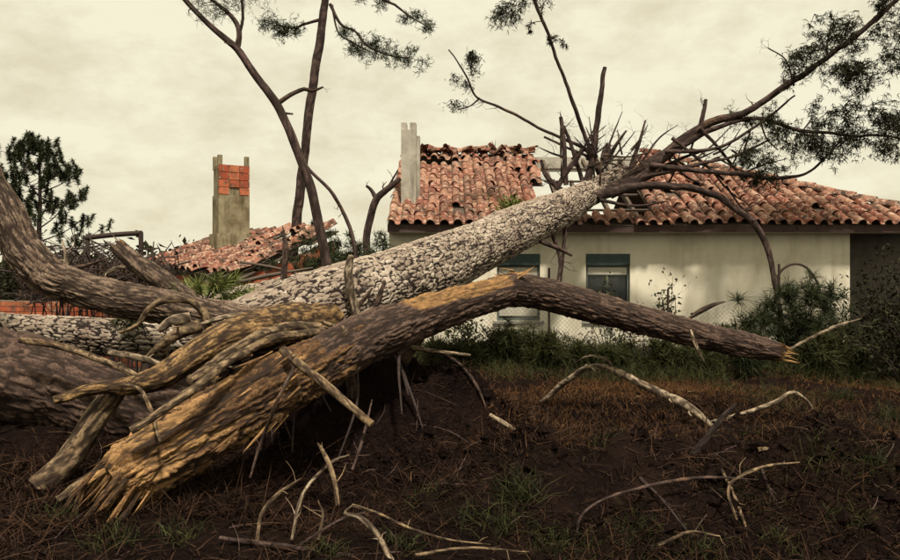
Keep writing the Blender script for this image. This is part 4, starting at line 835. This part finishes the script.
tips = [
 ([(577, 536, 4.9, 4), (580, 518, 4.9, 4), (598, 502, 4.95, 4), (640, 488, 5.1, 4), (700, 478, 5.3, 4), (760, 480, 5.4, 3)], 'long thin branch arching over the mound front', M_stem),
 ([(762, 470, 5.5, 4), (772, 495, 5.3, 4), (786, 516, 5.2, 4), (797, 536, 5.1, 3)], 'thin stick slanting down the right of the mound', M_stem),
 ([(737, 520, 5.0, 3), (728, 492, 5.1, 4), (738, 478, 5.2, 4), (768, 466, 5.4, 4), (800, 462, 5.5, 3)], 'looped pale twig on the right mound', M_root),
 ([(722, 470, 5.5, 4), (736, 500, 5.2, 4), (752, 545, 4.9, 4)], 'pale twig running down the mound by the loop', M_root),
 ([(658, 545, 4.7, 4), (690, 532, 4.8, 4), (720, 536, 4.8, 3)], 'low bent twig at the foot of the mound', M_root),
 ([(640, 478, 5.4, 5), (662, 500, 5.2, 4), (690, 535, 4.9, 3)], 'dark twig leaning on the mound front', M_twig),
 ([(257, 540, 4.6, 5), (262, 514, 4.65, 5), (278, 494, 4.7, 5), (301, 478, 4.75, 4)], 'bent pale root end sticking up left of the pit', M_root),
 ([(292, 540, 4.5, 5), (298, 508, 4.6, 5), (308, 486, 4.7, 5), (332, 462, 4.8, 4), (350, 455, 4.85, 3)], 'tall curved root end in the pit', M_pale),
 ([(338, 505, 4.6, 5), (334, 478, 4.65, 6), (326, 456, 4.7, 6), (318, 443, 4.75, 4)], 'knobbly root rising in the middle of the pit', M_root),
 ([(392, 562, 4.2, 7), (378, 536, 4.3, 7), (362, 518, 4.35, 7), (345, 512, 4.4, 5), (352, 505, 4.4, 4)], 'pale hooked root at the bottom edge', M_pale),
 ([(352, 505, 4.4, 4), (380, 514, 4.45, 4), (410, 528, 4.5, 3.5), (450, 540, 4.5, 3), (490, 545, 4.5, 2)], 'thin root trailing right along the bottom', M_root),
 ([(318, 540, 4.5, 4), (323, 515, 4.6, 4), (318, 500, 4.65, 3)], 'little upright root stub in the pit', M_root),
 ([(220, 538, 4.5, 6), (290, 548, 4.4, 7), (350, 556, 4.3, 6), (400, 552, 4.3, 4)], 'reddish branch lying along the bottom edge', M_stem),
 ([(300, 545, 4.5, 4), (340, 520, 4.55, 4), (366, 512, 4.55, 3)], 'slanting thin root low in the pit', M_stem),
 ([(352, 470, 5.2, 3), (362, 440, 5.4, 4), (372, 400, 5.7, 4)], 'dark thin root hanging under the trunk', M_stem),
 ([(415, 555, 4.3, 4), (470, 548, 4.4, 4), (530, 552, 4.4, 3)], 'thin dry stem along the bottom middle', M_root)]
for k, (pts, lb_, mt) in enumerate(tips): stick('root_end' if 'root' in lb_ else 'dead_branch', pts, mt, lb_, 'root' if 'root' in lb_ else 'branch', nseg=10, step=.02, amp=.003, seed=90 + k, tw=2, twl=.12)

# ------------------------------------------------------------------ grass, litter, clods
def scatter(n, x0, x1, y0, y1, dens=None):
    x = x0 + (x1 - x0) * rng.random(n); y = y0 + (y1 - y0) * rng.random(n)
    k = fbm(np.stack([x * 1.1, y * 1.1, np.zeros(n)], 1), 3, 33)
    ok = rng.random(n) < (np.clip((k - .3) * 2.6, 0, 1) if dens is None else dens(x, y, k)); x = x[ok]; y = y[ok]; return np.stack([x, y, gz(x, y)], 1)
def blades(mb_, p_, ln, wd, lean=.5):
    n = len(p_); d = rng.normal(0, lean, (n, 3)); d[:, 2] = 1; d = nrm(d); l = ln * (.4 + .9 * rng.random((n, 1))); s = nrm(np.cross(d, rng.normal(0, 1, (n, 3)))) * wd / 2; bend = rng.normal(0, .35, (n, 3)); bend[:, 2] = -.35
    p_ = p_ - np.array([0, 0, .015]); mid = p_ + d * l * .55; tip = p_ + d * l + bend * l * .5
    mb_.add(np.stack([p_ - s, p_ + s, mid + s * .7, mid - s * .7, tip], 1).reshape(-1, 3), np.arange(n)[:, None] * 5 + [[0, 1, 2, 3]], np.arange(n)[:, None] * 5 + [[3, 2, 4]], c=np.repeat(rng.random(n) * np.clip(.4 + .8 * fbm(p_ * 1.7, 2, 8), 0, 1), 5))
m = MB(); blades(m, scatter(80000, .2, 6.8, 6.2, 12.5), .10, .008, 1.1); blades(m, scatter(9000, .2, 6.5, 6.3, 13), .2, .006, .6); tag(m.build('dry_grass', M_dry), 'short rusty dry grass between mound and house', 'grass', kind='stuff')
m = MB(); blades(m, scatter(42000, -.8, 9.5, 10.9, 15.4), .34, .009, .6); blades(m, scatter(16000, 3.6, 8, 7.0, 13, lambda x, y, k: np.clip((k - .45) * 5, 0, 1)), .2, .007, .6); blades(m, scatter(14000, .3, 5, 3.9, 5.6, lambda x, y, k: np.clip((k - .48) * 6, 0, 1)), .12, .005, .7)
for a, b, n, l in ((520, 500, 150, .30), (505, 530, 90, .28), (555, 540, 160, .12), (600, 550, 160, .1), (870, 470, 120, .22), (748, 436, 60, .16), (545, 548, 140, .12), (890, 420, 120, .3), (840, 400, 140, .25), (110, 545, 80, .2), (470, 525, 60, .25), (60, 520, 90, .18), (180, 540, 90, .16), (430, 500, 80, .18), (640, 530, 140, .12), (700, 552, 140, .12), (780, 545, 120, .14), (850, 520, 120, .16), (400, 545, 80, .2), (330, 552, 60, .16), (820, 455, 90, .18), (600, 440, 60, .14)):
    p_ = G(a, b); q_ = p_ + np.stack([rng.normal(0, .07, n), rng.normal(0, .07, n), np.zeros(n)], 1); q_[:, 2] = gz(q_[:, 0], q_[:, 1]); blades(m, q_, l, .007, .7)
tag(m.build('green_grass', M_grass), 'dark green grass tufts along the fence and mound', 'grass', kind='stuff')
def litter(mb_, p_, ln, wd):
    n = len(p_); d = rng.normal(0, 1, (n, 3)); d[:, 2] = np.abs(d[:, 2]) * .35; d = nrm(d); l = ln * (.3 + rng.random((n, 1))); s = nrm(np.cross(d, [0, 0, 1.]) + rng.normal(0, .3, (n, 3))) * wd / 2; p_ = p_ + np.array([0, 0, .012]); e = p_ + d * l; mid = (p_ + e) / 2 + np.array([0, 0, .02]) * rng.random((n, 1))
    mb_.add(np.stack([p_ - s, p_ + s, mid + s, mid - s, e], 1).reshape(-1, 3), np.arange(n)[:, None] * 5 + [[0, 1, 2, 3]], np.arange(n)[:, None] * 5 + [[3, 2, 4]], c=np.repeat(rng.random(n) ** 2, 5))
m = MB(); litter(m, scatter(52000, -4.2, 5.2, 3.7, 9.5, lambda x, y, k: np.clip((k - .2) * 2.5, 0, 1)), .16, .006); litter(m, scatter(16000, -4.2, 5.2, 3.7, 8.5, lambda x, y, k: np.clip((k - .3) * 2.5, 0, 1)), .3, .008); litter(m, scatter(12000, -4.5, -.8, 3.7, 6.4), .22, .005)
tag(m.build('needle_litter', M_litter), 'brown pine needle litter and twigs over the churned soil', 'litter', kind='stuff')
m = MB(); p_ = scatter(9000, -1.6, 5.2, 4.2, 8.6, lambda x, y, k: np.clip((k - .35) * 3, 0, 1))
for q_ in p_[:5000]:
    r_ = .010 + .06 * rng.random() ** 4; v = np.array([[1, 0, 0], [-1, 0, 0], [0, 1, 0], [0, -1, 0], [0, 0, 1], [0, 0, -1]]) * r_ * (.6 + .7 * rng.random((6, 3))) + rng.normal(0, r_ * .25, (6, 3)); m.add(q_ + v + np.array([0, 0, r_ * .3]), None, [[0, 2, 4], [2, 1, 4], [1, 3, 4], [3, 0, 4], [2, 0, 5], [1, 2, 5], [3, 1, 5], [0, 3, 5]])
tag(m.build('soil_clods', M_soil), 'crumbled dark soil clods on the mound', 'soil', kind='stuff')
m = MB()
for q_ in scatter(1500, -3.6, 5.0, 3.9, 8.6, lambda x, y, k: np.clip((k - .3) * 2.5, 0, 1))[:300]:
    d = rng.normal(0, 1, 3); d[2] = abs(d[2]) * .5 + .05; d = nrm(d); l = .12 + .42 * rng.random() ** 2; r_ = .002 + .004 * rng.random(); e = q_ + d * l; e[2] = max(e[2] - .3 * l, gz(e[0], e[1]) + .005)
    tube(m, [tuple(q_ - np.array([0, 0, .01])) + (r_,), tuple((q_ + e) / 2 + np.array([rng.normal(0, .03), rng.normal(0, .03), .05 * l])) + (r_ * .8,), tuple(e) + (r_ * .4,)], 5, l / 5, c=.9 * rng.random())
tag(m.build('twig_litter', M_stem, smooth=True), 'thin dead twigs and root ends strewn over the dark soil', 'twigs', kind='stuff')
# pale wood chips on the grass
for k, (a, b) in enumerate(((692, 393), (640, 398), (755, 372), (715, 440), (766, 452))):
    m = MB(); o = G(a, b); spikes(m, o + np.array([-.06, 0, .02]), [np.array([1., .2 * rng.normal(), .05])] * 2, .08, .15, .016, c=.5); tag(m.build('wood_chip', M_root, None, base=tuple(o)), ['pale wood chip left of the arched branch tip', 'pale wood chip under the arched branch', 'pale wood chip below the torn limb end', 'pale wood chip beside the dark upright stick', 'pale wood chip at the right mound crest'][k], 'wood chip', 'wood chips on the grass')
# far woodland that closes the horizon
m = MB()
for k in range(420):
    a_ = (k / 420 - .5) * 2.6; D = 75 + 25 * rng.random(); o = np.array([math.sin(a_) * D, math.cos(a_) * D, 0]); h_ = 1.6 + 2.2 * rng.random(); leaves(m, o + rng.normal(0, 1, (46, 3)) * np.array([1.3, 1.3, h_ * .3]) + np.array([0, 0, h_ * .55]), 1.1, .7, 0)
tag(m.build('woodland', M_leaf), 'dark line of distant woodland on the horizon', 'woodland', kind='stuff')
